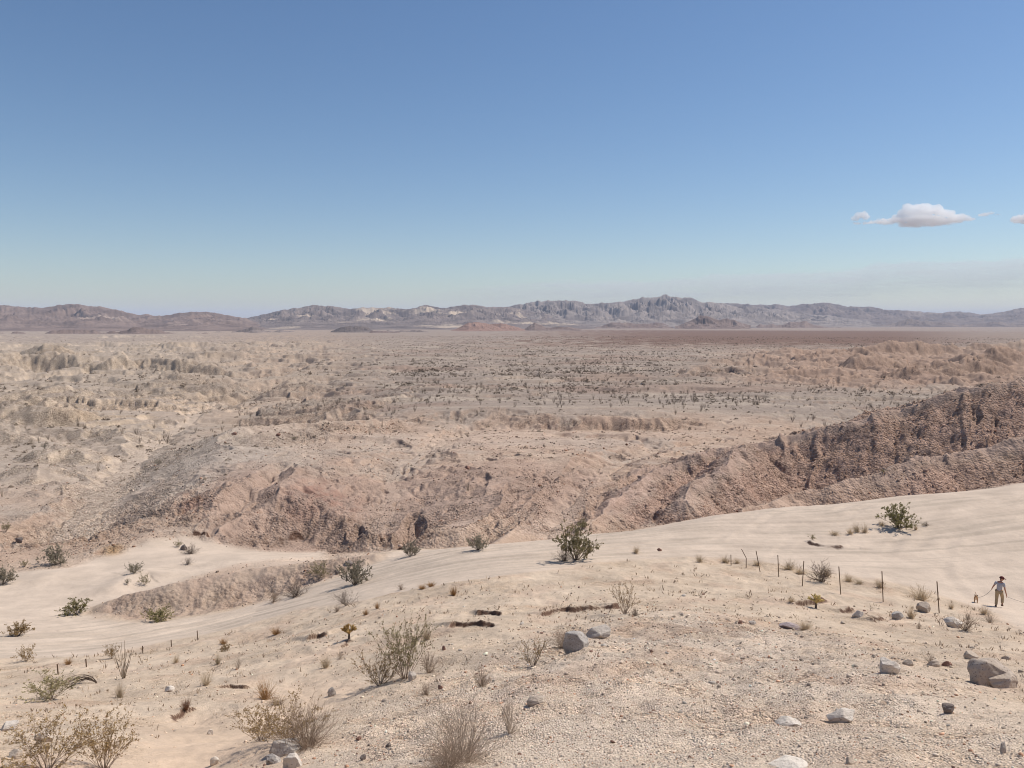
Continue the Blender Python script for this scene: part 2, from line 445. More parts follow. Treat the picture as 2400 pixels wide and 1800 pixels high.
def build_erosion():
    """gullies carved down every slope of the hills, on an (azimuth, log distance) table"""
    global ERO
    ta = np.linspace(-R(37), R(37), 1050)
    tl = np.arange(math.log(84), math.log(2600), 0.0034)
    A_, L_ = np.meshgrid(ta, tl, indexing='ij')
    r_ = np.exp(L_)
    z_, m_ = chunked((np.sin(A_) * r_).ravel(), (np.cos(A_) * r_).ravel(), 'macro')
    z_ = z_.reshape(A_.shape)
    gr = np.gradient(z_, axis=1) / np.gradient(r_, axis=1)
    ga = np.gradient(z_, axis=0) / ((ta[1] - ta[0]) * r_)
    # soften the slope a little so that the gullies run straight
    for k in range(2):
        for q in (gr, ga):
            q[1:-1, 1:-1] = (q[:-2, 1:-1] + q[2:, 1:-1] + q[1:-1, :-2] + q[1:-1, 2:] + 2 * q[1:-1, 1:-1]) / 6
    s = np.sqrt(gr * gr + ga * ga) + 1e-6
    mag = np.clip(s * 3.2, 0, 1.0)
    dx = (-gr / s * mag).astype(np.float32)      # across the slope, in (azimuth, log distance)
    dy = (ga / s * mag).astype(np.float32)
    K = np.float32(9.0)
    qx = (A_ * K).astype(np.float32)
    qy = (L_ * K).astype(np.float32)
    out = np.zeros(A_.shape, np.float32)
    ax = np.zeros_like(out)
    ay = np.zeros_like(out)
    amp, f = 1.0, 1.0
    for o in range(6):
        v, vx, vy = erosion(qx * f, qy * f, dx - ay * .55, dy + ax * .55, 1700 + o * 13)
        v = v - .35 * (1 - np.abs(v))
        out += v * amp
        ax += vx * amp
        ay += vy * amp
        amp *= .53
        f *= 2.0
    sl_ = sstep(.04, .34, s)
    uu_ = 1200 + F * np.tan(A_)
    sl_ = sl_ * (1 - .62 * sstep(800, 450, uu_) * sstep(118, 150, r_) * (1 - .5 * sstep(400, 700, r_))) * (1 - .12 * sstep(1350, 1500, uu_) * (1 - sstep(150, 180, r_)))
    ERO = (ta, tl, (out * sl_ * r_ * np.clip(.0052 * (r_ / 120) ** -.25 * np.minimum(1, (300 / r_) ** .55), 0, .01) * (1 - m_['sand'].reshape(A_.shape))).astype(np.float32))


def eroded(az, l):
    ta, tl, tb = ERO
    fi = (az - ta[0]) / (ta[1] - ta[0])
    fj = (l - tl[0]) / (tl[1] - tl[0])
    ok = (fi > 0) & (fi < len(ta) - 1.001) & (fj > 0) & (fj < len(tl) - 1.001)
    fi = np.clip(fi, 0, len(ta) - 1.001)
    fj = np.clip(fj, 0, len(tl) - 1.001)
    i = fi.astype(int)
    j = fj.astype(int)
    a = fi - i
    b = fj - j
    v = tb[i, j] * (1 - a) * (1 - b) + tb[i + 1, j] * a * (1 - b) + tb[i, j + 1] * (1 - a) * b + tb[i + 1, j + 1] * a * b
    return np.where(ok, v, 0) * sstep(math.log(84), math.log(92), l)


def height(x, y, want=False):
    """height of the ground at x, y (arrays); with want=True also what it is made of"""
    x = np.asarray(x, float)
    y = np.asarray(y, float)
    az, l = polar(x, y)
    r = np.exp(l)
    u = 1200 + F * np.tan(np.clip(az, -1.2, 1.2))
    z = floor_height(az, l)
    sand = inside(az, l, SAND, 0.012)
    gravel = inside(az, l, GRAVEL, 0.13)
    hollow = inside(az, l, HOLLOW, 0.06)
    bank = inside(az, l, BANK, 0.010)
    sand = sand * (1 - bank) * (1 - np.exp(-((u - 248) / 30) ** 2 - ((r - 103.3) / 2.2) ** 2))
    face = np.zeros(x.shape)
    crestm = np.zeros(x.shape)
    # warp so that crests wander a little
    far = sstep(84, 100, r)
    wx = x + far * (1.2 * noise(x / 9, y / 9, 71) + 0.4 * noise(x / 2.6, y / 2.6, 72)) * np.clip(r / 120, .6, 4)
    wy = y + far * (1.2 * noise(x / 9, y / 9, 73) + 0.4 * noise(x / 2.6, y / 2.6, 74)) * np.clip(r / 120, .6, 4)
    base0 = z.copy()
    for pts, near, farr, rill, wave, rnd, reach in RIDGES:
        m = (wx > pts[:, 0].min() - reach) & (wx < pts[:, 0].max() + reach) & (wy > pts[:, 1].min() - reach) & (wy < pts[:, 1].max() + reach)
        idx = np.nonzero(m)[0]
        if len(idx) == 0:
            continue
        px, py = wx[idx], wy[idx]
        t = np.full(px.shape, -1e9)
        s = np.zeros(px.shape)
        dd = np.zeros(px.shape)
        pr = np.sqrt(px * px + py * py)
        acc = 0.0
        for A, B in zip(pts[:-1], pts[1:]):
            tt, d, L, ox, oy = seg_eval(px, py, A, B)
            # which side: toward the viewer (origin) or away
            k = sstep(-0.35, 0.35, (ox * px + oy * py) / (np.maximum(d, 1e-6) * pr))
            d2 = np.sqrt(d * d + rnd * rnd) - rnd
            q = A[2] + (B[2] - A[2]) * tt - d2 * (near * (1 - k) + farr * k)
            m = q > t
            t = np.where(m, q, t)
            s = np.where(m, acc + tt * L, s)
            dd = np.where(m, d2, dd)
            acc += L
        if rill > 0:
            w = wave
            g = ridged(s / w + 0.25 * noise(px / w, py / w, 5), dd / (w * 5) + s * 0.01, 3, 40 + int(w * 7))
            t = t - rill * sstep(0, 2.2 * w, dd) * (1.0 - g) * 1.5
        b = z[idx]
        kk = 0.9
        h = np.clip(0.5 + 0.5 * (t - b) / kk, 0, 1)
        z[idx] = b + (t - b) * h + kk * h * (1 - h)
        face[idx] = np.maximum(face[idx], h * sstep(0.0, 3.0, dd))
        crestm[idx] = np.maximum(crestm[idx], h * (1 - sstep(0.0, 2.5, dd)))
    wash = np.zeros(x.shape)
    for pts, side, bed in CUTS:
        reach = 45.0
        m = (wx > pts[:, 0].min() - reach) & (wx < pts[:, 0].max() + reach) & (wy > pts[:, 1].min() - reach) & (wy < pts[:, 1].max() + reach)
        idx = np.nonzero(m)[0]
        if len(idx) == 0:
            continue
        px_, py_ = wx[idx], wy[idx]
        d, zc, s, ox, oy = polyline(px_, py_, pts)
        t = zc + np.maximum(d - bed, 0) * side
        z[idx] = np.where(t < z[idx], t, z[idx])
        if bed >= .8 and len(pts) > 3:
            wash[idx] = np.maximum(wash[idx], sstep(bed + 2.6, bed * .5, d + 1.2 * noise(px_ / 6, py_ / 6, 61)) * (1 - sstep(330, 420, r[idx])) * (.25 + .75 * sstep(760, 600, u[idx])))
    rough = np.maximum(sstep(86, 96, r), .8 * bank) * (1 - sand)
    # badland country left and right, further out
    bl = np.clip(sstep(1000, 560, u) + 0.25 * sstep(1250, 900, u), 0, 1) * sstep(130, 330, r) * (1 - 0.75 * sstep(2400, 4200, r))
    br = sstep(1560, 1900, u + 60 * noise(x / 90, y / 90, 9)) * sstep(340, 480, r) * (1 - sstep(950, 1400, r))
    bl = bl * (1 - .85 * np.exp(-((u - 345) / 250) ** 2 - ((r - 350) / 55) ** 2)) * (1 - .75 * sstep(1300, 2500, r))
    bad = np.clip(bl + br, 0, 1)
    idx = np.nonzero(bad > 0.001)[0]
    if len(idx):
        px, py, pr = x[idx], y[idx], r[idx]
        qx = px + 14 * noise(px / 45, py / 45, 21)
        qy = py + 14 * noise(px / 45, py / 45, 22)
        sc = np.clip((pr / 650) ** 1.05, .16, 2.2)
        L1 = 78.0
        qx = qx + 4.5 * noise(px / 13, py / 13, 23)
        qy = qy + 4.5 * noise(px / 13, py / 13, 24)
        h1 = ridged(qx / L1, qy / (L1 * 1.15), 6, 100, 0.6)
        h2 = ridged(qx / 260, qy / 300, 4, 140, 0.5)
        wfar = sstep(700, 1500, pr)
        f = fbm(qx / 150, qy / 85, 4, 180, .5) * .55 + .5
        hh = f * 5.0
        kk = np.floor(hh)
        t = hh - kk
        terr = (kk + sstep(.5, .92, t)) / 5.0
        fr = sstep(.45, .6, t) * (1 - sstep(.85, 1.0, t))
        ril = ridged(qx / 9, qy / 9, 4, 190, .6)
        sc = np.minimum(sc, 1.0)
        rd = br[idx] / np.maximum(bad[idx], 1e-6)
        z[idx] += bad[idx] * sc * ((17 - 7 * rd) * (terr - .5) + (4.0 + 8.0 * rd) * (h1 - .36) - 1.7 * fr * (1 - ril) + 1.3 * (ridged(qx / 21, qy / 25, 4, 170, .6) - .4) + 7 * wfar * (h2 - .34))
    # middle ground hummocks
    mid = (1 - .5 * np.exp(-((u - 1150) / 400) ** 2 - ((r - 205) / 32) ** 2)) * sstep(98, 125, r) * (1 - sstep(500, 900, r)) * (1 - 0.5 * bad)
    idx = np.nonzero(mid > 0.001)[0]
    if len(idx):
        px, py = x[idx], y[idx]
        qx = px + 3 * noise(px / 11, py / 11, 31)
        qy = py + 3 * noise(px / 11, py / 11, 32)
        pl = sstep(232, 262, r[idx]) * (1 - sstep(700, 300, u[idx])) * (1 - sstep(1650, 1950, u[idx]))
        z[idx] += mid[idx] * (1 - .8 * pl) * (1.1 * (ridged(qx / 31, qy / 30, 4, 200, 0.5) - .45) + 0.5 * (ridged(qx / 9, qy / 10, 4, 230) - .5))
    # low swells on the plain
    pln = sstep(240, 400, r)
    idx = np.nonzero(pln > 0.001)[0]
    if len(idx):
        px, py = x[idx], y[idx]
        hh = (fbm(px / 190, py / 75, 4, 262, .5) * .5 + .5) * 4
        kk = np.floor(hh)
        t = hh - kk
        z[idx] += pln[idx] * (0.5 * fbm(px / 70, py / 110, 3, 260) + (1 - bad[idx]) * (1 - sstep(1500, 2600, r[idx])) * 1.5 * (kk + sstep(.72, .96, t) - 2))
    shelf = np.exp(-((u - 1150) / 400) ** 2 - ((r - 205) / 32) ** 2)
    rough = rough * (1 - .6 * shelf) * (1 - .7 * wash)
    if want == 'macro':
        return z, dict(sand=sand)
    if ERO is not None:
        z = z + eroded(az, l) * (1 - .45 * shelf)
    # rough broken clay on the slopes
    idx = np.nonzero((rough > 0.01) & (r < 420))[0]
    if len(idx):
        px, py = x[idx], y[idx]
        a = rough[idx] * (1 - sstep(250, 420, r[idx]))
        fc = face[idx]
        z[idx] += a * ((0.11 + 0.25 * fc) * (ridged(px / 3.3, py / 3.3, 4, 300, .6) - .5) + (0.055 + .10 * fc) * fbm(px / 0.9, py / 0.9, 2, 330)) * (1 + 1.1 * bank[idx]) * (1 - .4 * sstep(750, 500, u[idx]) * sstep(112, 130, r[idx]))
    # near slope: gentle bumps, pebbly crust
    nr = (1 - sstep(80, 92, r))
    trkm = np.zeros(x.shape)
    idx = np.nonzero(nr > 0.001)[0]
    if len(idx):
        px, py, pr = x[idx], y[idx], r[idx]
        sd = sand[idx]
        a = nr[idx] * (1 - sd)
        z[idx] += a * (0.16 * fbm(px / 5, py / 5, 3, 400) + 0.05 * fbm(px / 0.8, py / 0.8, 3, 420) * (1 + gravel[idx])) * np.clip(pr / 12, .35, 1)
        z[idx] += a * 0.05 * sstep(14, 30, pr) * (ridged(px / 1.2, py / 2.0, 3, 430) - .5)
        # wheel tracks along the sandy road, and soft undulation of the sand
        d, zc, s, ox, oy = polyline(px, py, ROAD)
        sg = np.sign(ox * px + oy * py) * d + 0.9 * noise(s / 16, d / 9, 450)
        on = sd * sstep(9.5, 5.5, d)
        trk = on * (0.075 * np.sin(sg * 3.6) + 0.05 * np.sin(sg * 7.9 + 1.3)) * (0.45 + 0.55 * noise(s / 21, sg / 2.5, 460))
        z[idx] += trk + sd * (0.10 * noise(px / 9, py / 9, 472) + .03 * fbm(px / 3.5, py / 2.5, 3, 470) + 0.018 * noise(px / .5, py / .5, 480))
        trkm[idx] = on * (.5 + .5 * np.sin(sg * 3.6 + 1.2 * noise(s / 9, sg, 465))) * sstep(-.5, .4, noise(s / 14, sg / 1.3, 462)) * (.35 + .65 * sstep(1700, 1300, u[idx])) + .8 * sd * sstep(19, 8, d) * sstep(.15, .55, noise(s / 13, sg * 1.5, 466) + .4 * noise(s / 5, sg * 3.4, 467))
        # a second set of ruts curving over the sand bench on the right
        cx, cy = 26.0, 88.0
        rr = np.sqrt((px - 62) ** 2 + (py - 42) ** 2)
        on2 = sd * sstep(15, 20, px) * sstep(90, 40, rr)
        z[idx] += on2 * 0.06 * np.sin(rr * 3.3) * sstep(0.1, .6, noise(rr / 3.2, np.arctan2(px - 62, py - 42) * 5, 490))
    # broken lips
    lipm = np.zeros(x.shape)
    for q, h, back in LIPS:
        reach = back * 4
        m = (x > q[:, 0].min() - reach) & (x < q[:, 0].max() + reach) & (y > q[:, 1].min() - reach) & (y < q[:, 1].max() + reach)
        idx = np.nonzero(m)[0]
        if len(idx) == 0:
            continue
        px, py = x[idx], y[idx]
        jx = px + back * (0.35 * noise(px / (.9 * back), py / (.9 * back), 500) + .12 * noise(px / (.4 * back), py / (.4 * back), 502))
        jy = py + back * (0.35 * noise(px / (.9 * back), py / (.9 * back), 501) + .12 * noise(px / (.4 * back), py / (.4 * back), 503))
        wd = np.maximum(.07, r[idx] * .0030)
        d, zc, s, ox, oy = polyline(jx, jy, q)
        total = np.sum(np.sqrt(np.sum(np.diff(q[:, :2], axis=0) ** 2, 1)))
        rad = (ox * px + oy * py) / np.sqrt(px * px + py * py)
        side = np.sign(rad) * d
        end = sstep(0, .18 * total, s) * sstep(total, .82 * total, s) * sstep(.8, .3, np.abs(np.sqrt(np.maximum(d * d - rad * rad, 0)) * (s < 1e-6) + np.sqrt(np.maximum(d * d - rad * rad, 0)) * (s > total - 1e-6)) / back)
        end = end * sstep(-.75, -.1, noise(s / (1.3 * back), s * 0 + h * 7, 505)) * (.9 + .5 * noise(s / (.5 * back), s * 0 + h * 3, 509))
        up = sstep(-wd, wd, side) * np.exp(-np.maximum(side, 0) / back)
        z[idx] += end * h * (.78 * up - .14 * sstep(-3.2 * wd, -1.2 * wd, side) * (1 - sstep(-wd, wd, side)))
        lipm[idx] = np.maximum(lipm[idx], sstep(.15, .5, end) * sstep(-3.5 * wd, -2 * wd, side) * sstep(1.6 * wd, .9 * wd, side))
    # the sandy hollow low on the left
    z -= hollow * 0.25
    if want:
        return z, dict(sand=sand, gravel=gravel, hollow=hollow, face=face, crest=crestm, bank=bank, trk=trkm, wash=wash, bad=bad, bl=bl, br=br, lip=lipm, r=r, u=u, az=az, l=l)
    return z


def chunked(x, y, want=False, n=400000):
    if not want:
        return np.concatenate([height(x[i:i + n], y[i:i + n]) for i in range(0, len(x), n)])
    zs = []
    ms = []
    for i in range(0, len(x), n):
        z, m = height(x[i:i + n], y[i:i + n], want)
        zs.append(z)
        ms.append(m)
    return np.concatenate(zs), {k: np.concatenate([m[k] for m in ms]) for k in ms[0]}


_RL = np.concatenate([np.arange(math.log(3.0), math.log(400), 0.0022), np.arange(math.log(400), math.log(9000), 0.01)])


def on_ground(uv):
    """where the sight lines through places (u, v) of the photograph first meet the ground"""
    out = []
    rr = np.exp(_RL)
    for i in range(0, len(uv), 60):
        part = uv[i:i + 60]
        X = []
        Y = []
        Z = []
        for u, v in part:
            a, c = ray(u, v)
            k = 1 / math.sqrt(1 + a * a)
            X.append(a * k * rr)
            Y.append(k * rr)
            Z.append(c * k * rr)
        X, Y, Z = np.array(X), np.array(Y), np.array(Z)
        H = height(X.ravel(), Y.ravel()).reshape(X.shape)
        below = Z < H
        j = np.argmax(below, 1)
        for k in range(len(part)):
            q = j[k] if below[k].any() else len(rr) - 1
            x, y = X[k, q], Y[k, q]
            out.append((x, y, float(H[k, q])))
    return out


build_erosion()
print('erosion', round(time.time() - T0, 1))

# ------------------------------------------------------------------ materials
def new_mat(name):
    m = bpy.data.materials.new(name)
    m.use_nodes = True
    nt = m.node_tree
    b = nt.nodes['Principled BSDF']
    b.inputs['Roughness'].default_value = 0.95
    b.inputs['Specular IOR Level'].default_value = 0.15
    return m, nt, b


def node(nt, kind, **kw):
    n = nt.nodes.new(kind)
    for k, v in kw.items():
        if k in n.inputs.keys() if hasattr(n.inputs, 'keys') else False:
            n.inputs[k].default_value = v
        else:
            setattr(n, k, v)
    return n


def mathn(nt, op, a, b=None, c=None):
    n = nt.nodes.new('ShaderNodeMath')
    n.operation = op
    for i, q in enumerate((a, b, c)):
        if q is None:
            continue
        if isinstance(q, (int, float)):
            n.inputs[i].default_value = q
        else:
            nt.links.new(q, n.inputs[i])
    return n.outputs[0]


def mixc(nt, kind, fac, a, b):
    n = nt.nodes.new('ShaderNodeMix')
    n.data_type = 'RGBA'
    n.blend_type = kind
    for key, q in ((0, fac), (6, a), (7, b)):
        if isinstance(q, (int, float)):
            n.inputs[key].default_value = q
        elif isinstance(q, tuple):
            n.inputs[key].default_value = (*q, 1) if len(q) == 3 else q
        else:
            nt.links.new(q, n.inputs[key])
    return n.outputs[2]


def ramp(nt, fac, stops):
    n = nt.nodes.new('ShaderNodeValToRGB')
    e = n.color_ramp.elements
    while len(e) > 1:
        e.remove(e[-1])
    for i, (p, c) in enumerate(stops):
        q = e[0] if i == 0 else e.new(p)
        q.position = p
        q.color = (*c, 1) if isinstance(c, tuple) else (c, c, c, 1)
    nt.links.new(fac, n.inputs[0])
    return n.outputs[0]


def noisen(nt, co, scale, detail=4, rough=.6):
    n = nt.nodes.new('ShaderNodeTexNoise')
    n.inputs['Scale'].default_value = scale
    n.inputs['Detail'].default_value = detail
    n.inputs['Roughness'].default_value = rough
    nt.links.new(co, n.inputs['Vector'])
    return n.outputs[0]


def voronoi(nt, co, scale):
    n = nt.nodes.new('ShaderNodeTexVoronoi')
    n.inputs['Scale'].default_value = scale
    nt.links.new(co, n.inputs['Vector'])
    return n.outputs['Distance'], n.outputs['Color']


def simple_mat(name, c1, c2, scale=6.0, rough=.9, bump=0.0, bscale=20.0, detail=4):
    """a colour wandering between two tones"""
    m, nt, b = new_mat(name)
    co = nt.nodes.new('ShaderNodeTexCoord').outputs['Object']
    f = noisen(nt, co, scale, detail)
    c = ramp(nt, f, [(.3, c1), (.7, c2)])
    nt.links.new(c, b.inputs['Base Color'])
    b.inputs['Roughness'].default_value = rough
    if bump:
        bn = nt.nodes.new('ShaderNodeBump')
        bn.inputs['Strength'].default_value = 1.0
        bn.inputs['Distance'].default_value = bump
        nt.links.new(noisen(nt, co, bscale, 5), bn.inputs['Height'])
        nt.links.new(bn.outputs[0], b.inputs['Normal'])
    return m


def ground_material():
    m, nt, b = new_mat('desert ground')
    co = nt.nodes.new('ShaderNodeNewGeometry').outputs['Position']
    at = nt.nodes.new('ShaderNodeAttribute')
    at.attribute_name = 'albedo'
    pe = nt.nodes.new('ShaderNodeAttribute')
    pe.attribute_name = 'stony'
    rg = nt.nodes.new('ShaderNodeAttribute')
    rg.attribute_name = 'broken'
    stony = pe.outputs['Fac']
    broken = rg.outputs['Fac']
    c = at.outputs['Color']
    # grain of the sand and dust
    f = noisen(nt, co, 0.35, 5, .65)
    c = mixc(nt, 'MULTIPLY', 1.0, c, ramp(nt, f, [(.25, .84), (.75, 1.14)]))
    f = noisen(nt, co, 9.0, 4, .75)
    c = mixc(nt, 'MULTIPLY', 1.0, c, ramp(nt, f, [(.25, .88), (.75, 1.11)]))
    # pebbles: every cell of its own tone
    d1, k1 = voronoi(nt, co, 36.0)
    sep = nt.nodes.new('ShaderNodeSeparateColor')
    nt.links.new(k1, sep.inputs[0])
    peb = ramp(nt, sep.outputs[0], [(0, (.66, .61, .57)), (.25, (.88, .86, .84)), (.7, (1.04, 1.03, 1.02)), (1, (1.25, 1.25, 1.25))])
    c = mixc(nt, 'MULTIPLY', stony, c, peb)
    d3, k3 = voronoi(nt, co, 13.0)
    sep3 = nt.nodes.new('ShaderNodeSeparateColor')
    nt.links.new(k3, sep3.inputs[0])
    patch = mathn(nt, 'MULTIPLY', ramp(nt, noisen(nt, co, .55, 4, .65), [(.48, 0.0), (.62, 1.0)]), stony)
    cob = ramp(nt, sep3.outputs[0], [(0, (.6, .53, .48)), (.3, (.86, .82, .78)), (.7, (1.05, 1.03, 1.0)), (1, (1.22, 1.2, 1.18))])
    c = mixc(nt, 'MULTIPLY', patch, c, cob)
    tanp = ramp(nt, noisen(nt, co, .28, 5, .7), [(.45, (1.0, 1.0, 1.0)), (.65, (1.0, .955, .91)), (.78, (.93, .85, .78))])
    c = mixc(nt, 'MULTIPLY', stony, c, tanp)
    d2, k2 = voronoi(nt, co, 3.0)
    sep2 = nt.nodes.new('ShaderNodeSeparateColor')
    nt.links.new(k2, sep2.inputs[0])
    blk = ramp(nt, sep2.outputs[0], [(0, (.62, .57, .53)), (.5, .95), (1, 1.22)])
    c = mixc(nt, 'MULTIPLY', broken, c, blk)
    nt.links.new(c, b.inputs['Base Color'])
    # relief
    h = mathn(nt, 'MULTIPLY', noisen(nt, co, 14.0, 5, .7), 0.018)
    hp = mathn(nt, 'MULTIPLY', mathn(nt, 'MULTIPLY', d1, -0.032), stony)
    hb = mathn(nt, 'MULTIPLY', mathn(nt, 'ADD', mathn(nt, 'MULTIPLY', d2, -0.28), mathn(nt, 'MULTIPLY', noisen(nt, co, 1.6, 6, .7), .5)), broken)
    h = mathn(nt, 'ADD', mathn(nt, 'ADD', h, hp), hb)
    h = mathn(nt, 'ADD', h, mathn(nt, 'MULTIPLY', mathn(nt, 'MULTIPLY', d3, -0.075), patch))
    bn = nt.nodes.new('ShaderNodeBump')
    bn.inputs['Strength'].default_value = 1.0
    bn.inputs['Distance'].default_value = 1.0
    nt.links.new(h, bn.inputs['Height'])
    nt.links.new(bn.outputs[0], b.inputs['Normal'])
    return m


def mesh_from_arrays(name, V, quads=None, tris=None, smooth=False):
    me = bpy.data.meshes.new(name)
    nq = 0 if quads is None else len(quads)
    ntr = 0 if tris is None else len(tris)
    me.vertices.add(len(V))
    me.vertices.foreach_set('co', np.ascontiguousarray(V, dtype=np.float32).ravel())
    loops = []
    if nq:
        loops.append(np.asarray(quads, np.int32).ravel())
    if ntr:
        loops.append(np.asarray(tris, np.int32).ravel())
    lv = np.concatenate(loops)
    me.loops.add(len(lv))
    me.loops.foreach_set('vertex_index', lv)
    me.polygons.add(nq + ntr)
    st = np.concatenate([np.arange(nq) * 4, nq * 4 + np.arange(ntr) * 3]).astype(np.int32)
    me.polygons.foreach_set('loop_start', st)
    if smooth:
        me.polygons.foreach_set('use_smooth', np.ones(nq + ntr, bool))
    me.update(calc_edges=True)
    return me


def grid_quads(na, nr):
    i = np.arange(na - 1)[:, None]
    j = np.arange(nr - 1)[None]
    a = i * nr + j
    return np.stack([a, a + 1, a + nr + 1, a + nr], -1).reshape(-1, 4)[:, ::-1]


def add_color(me, name, c):
    at = me.attributes.new(name, 'FLOAT_COLOR', 'POINT')
    q = np.ones((len(c), 4), np.float32)
    q[:, :3] = c
    at.data.foreach_set('color', q.ravel())


def add_float(me, name, f):
    at = me.attributes.new(name, 'FLOAT', 'POINT')
    at.data.foreach_set('value', np.ascontiguousarray(f, np.float32))


def link(name, me, mat=None, parent=None, label=None, cat=None, group=None, kind=None, loc=None):
    o = bpy.data.objects.new(name, me)
    COL.objects.link(o)
    if mat is not None and me is not None and len(me.materials) == 0:
        me.materials.append(mat)
    if parent is not None:
        o.parent = parent
    if loc is not None:
        o.location = loc
    for k, v in (('label', label), ('category', cat), ('group', group), ('kind', kind)):
        if v:
            o[k] = v
    return o


# ------------------------------------------------------------------ the ground sheet
fine = np.radians(np.arange(-35.5, 35.51, 0.066))
side = np.radians(np.concatenate([np.arange(36.3, 50, .8), np.arange(50, 101, 3)]))
AZ = np.concatenate([-side[::-1], fine, side])
q = QUICK if 'QUICK' in globals() else 1.0
LR = np.concatenate([np.arange(math.log(0.9), math.log(5), 0.02), np.arange(math.log(5), math.log(17), 0.0042), np.arange(math.log(17), math.log(60), 0.0025), np.arange(math.log(60), math.log(170), 0.0022), np.arange(math.log(170), math.log(420), 0.0035), np.arange(math.log(420), math.log(2000), 0.0045), np.arange(math.log(2000), math.log(4500), 0.008), np.arange(math.log(4500), math.log(45000), 0.06)])
GA, GL = np.meshgrid(AZ, LR, indexing='ij')
GX = np.sin(GA) * np.exp(GL)
GY = np.cos(GA) * np.exp(GL)
na, nr = GX.shape
gz, gm = chunked(GX.ravel(), GY.ravel(), True)
print('ground verts', na * nr, 'heights', round(time.time() - T0, 1))
V = np.stack([GX.ravel(), GY.ravel(), gz], 1)
gme = mesh_from_arrays('ground', V, quads=grid_quads(na, nr), smooth=True)
Z2 = gz.reshape(na, nr)
rr = np.exp(GL)
dzr = np.gradient(Z2, axis=1) / np.gradient(rr, axis=1)
dza = np.gradient(Z2, axis=0) / (np.gradient(GA, axis=0) * rr)
slope = np.sqrt(dzr ** 2 + dza ** 2).ravel()


def lerp(a, b, f):
    return a * (1 - f[:, None]) + np.array(b)[None] * f[:, None]


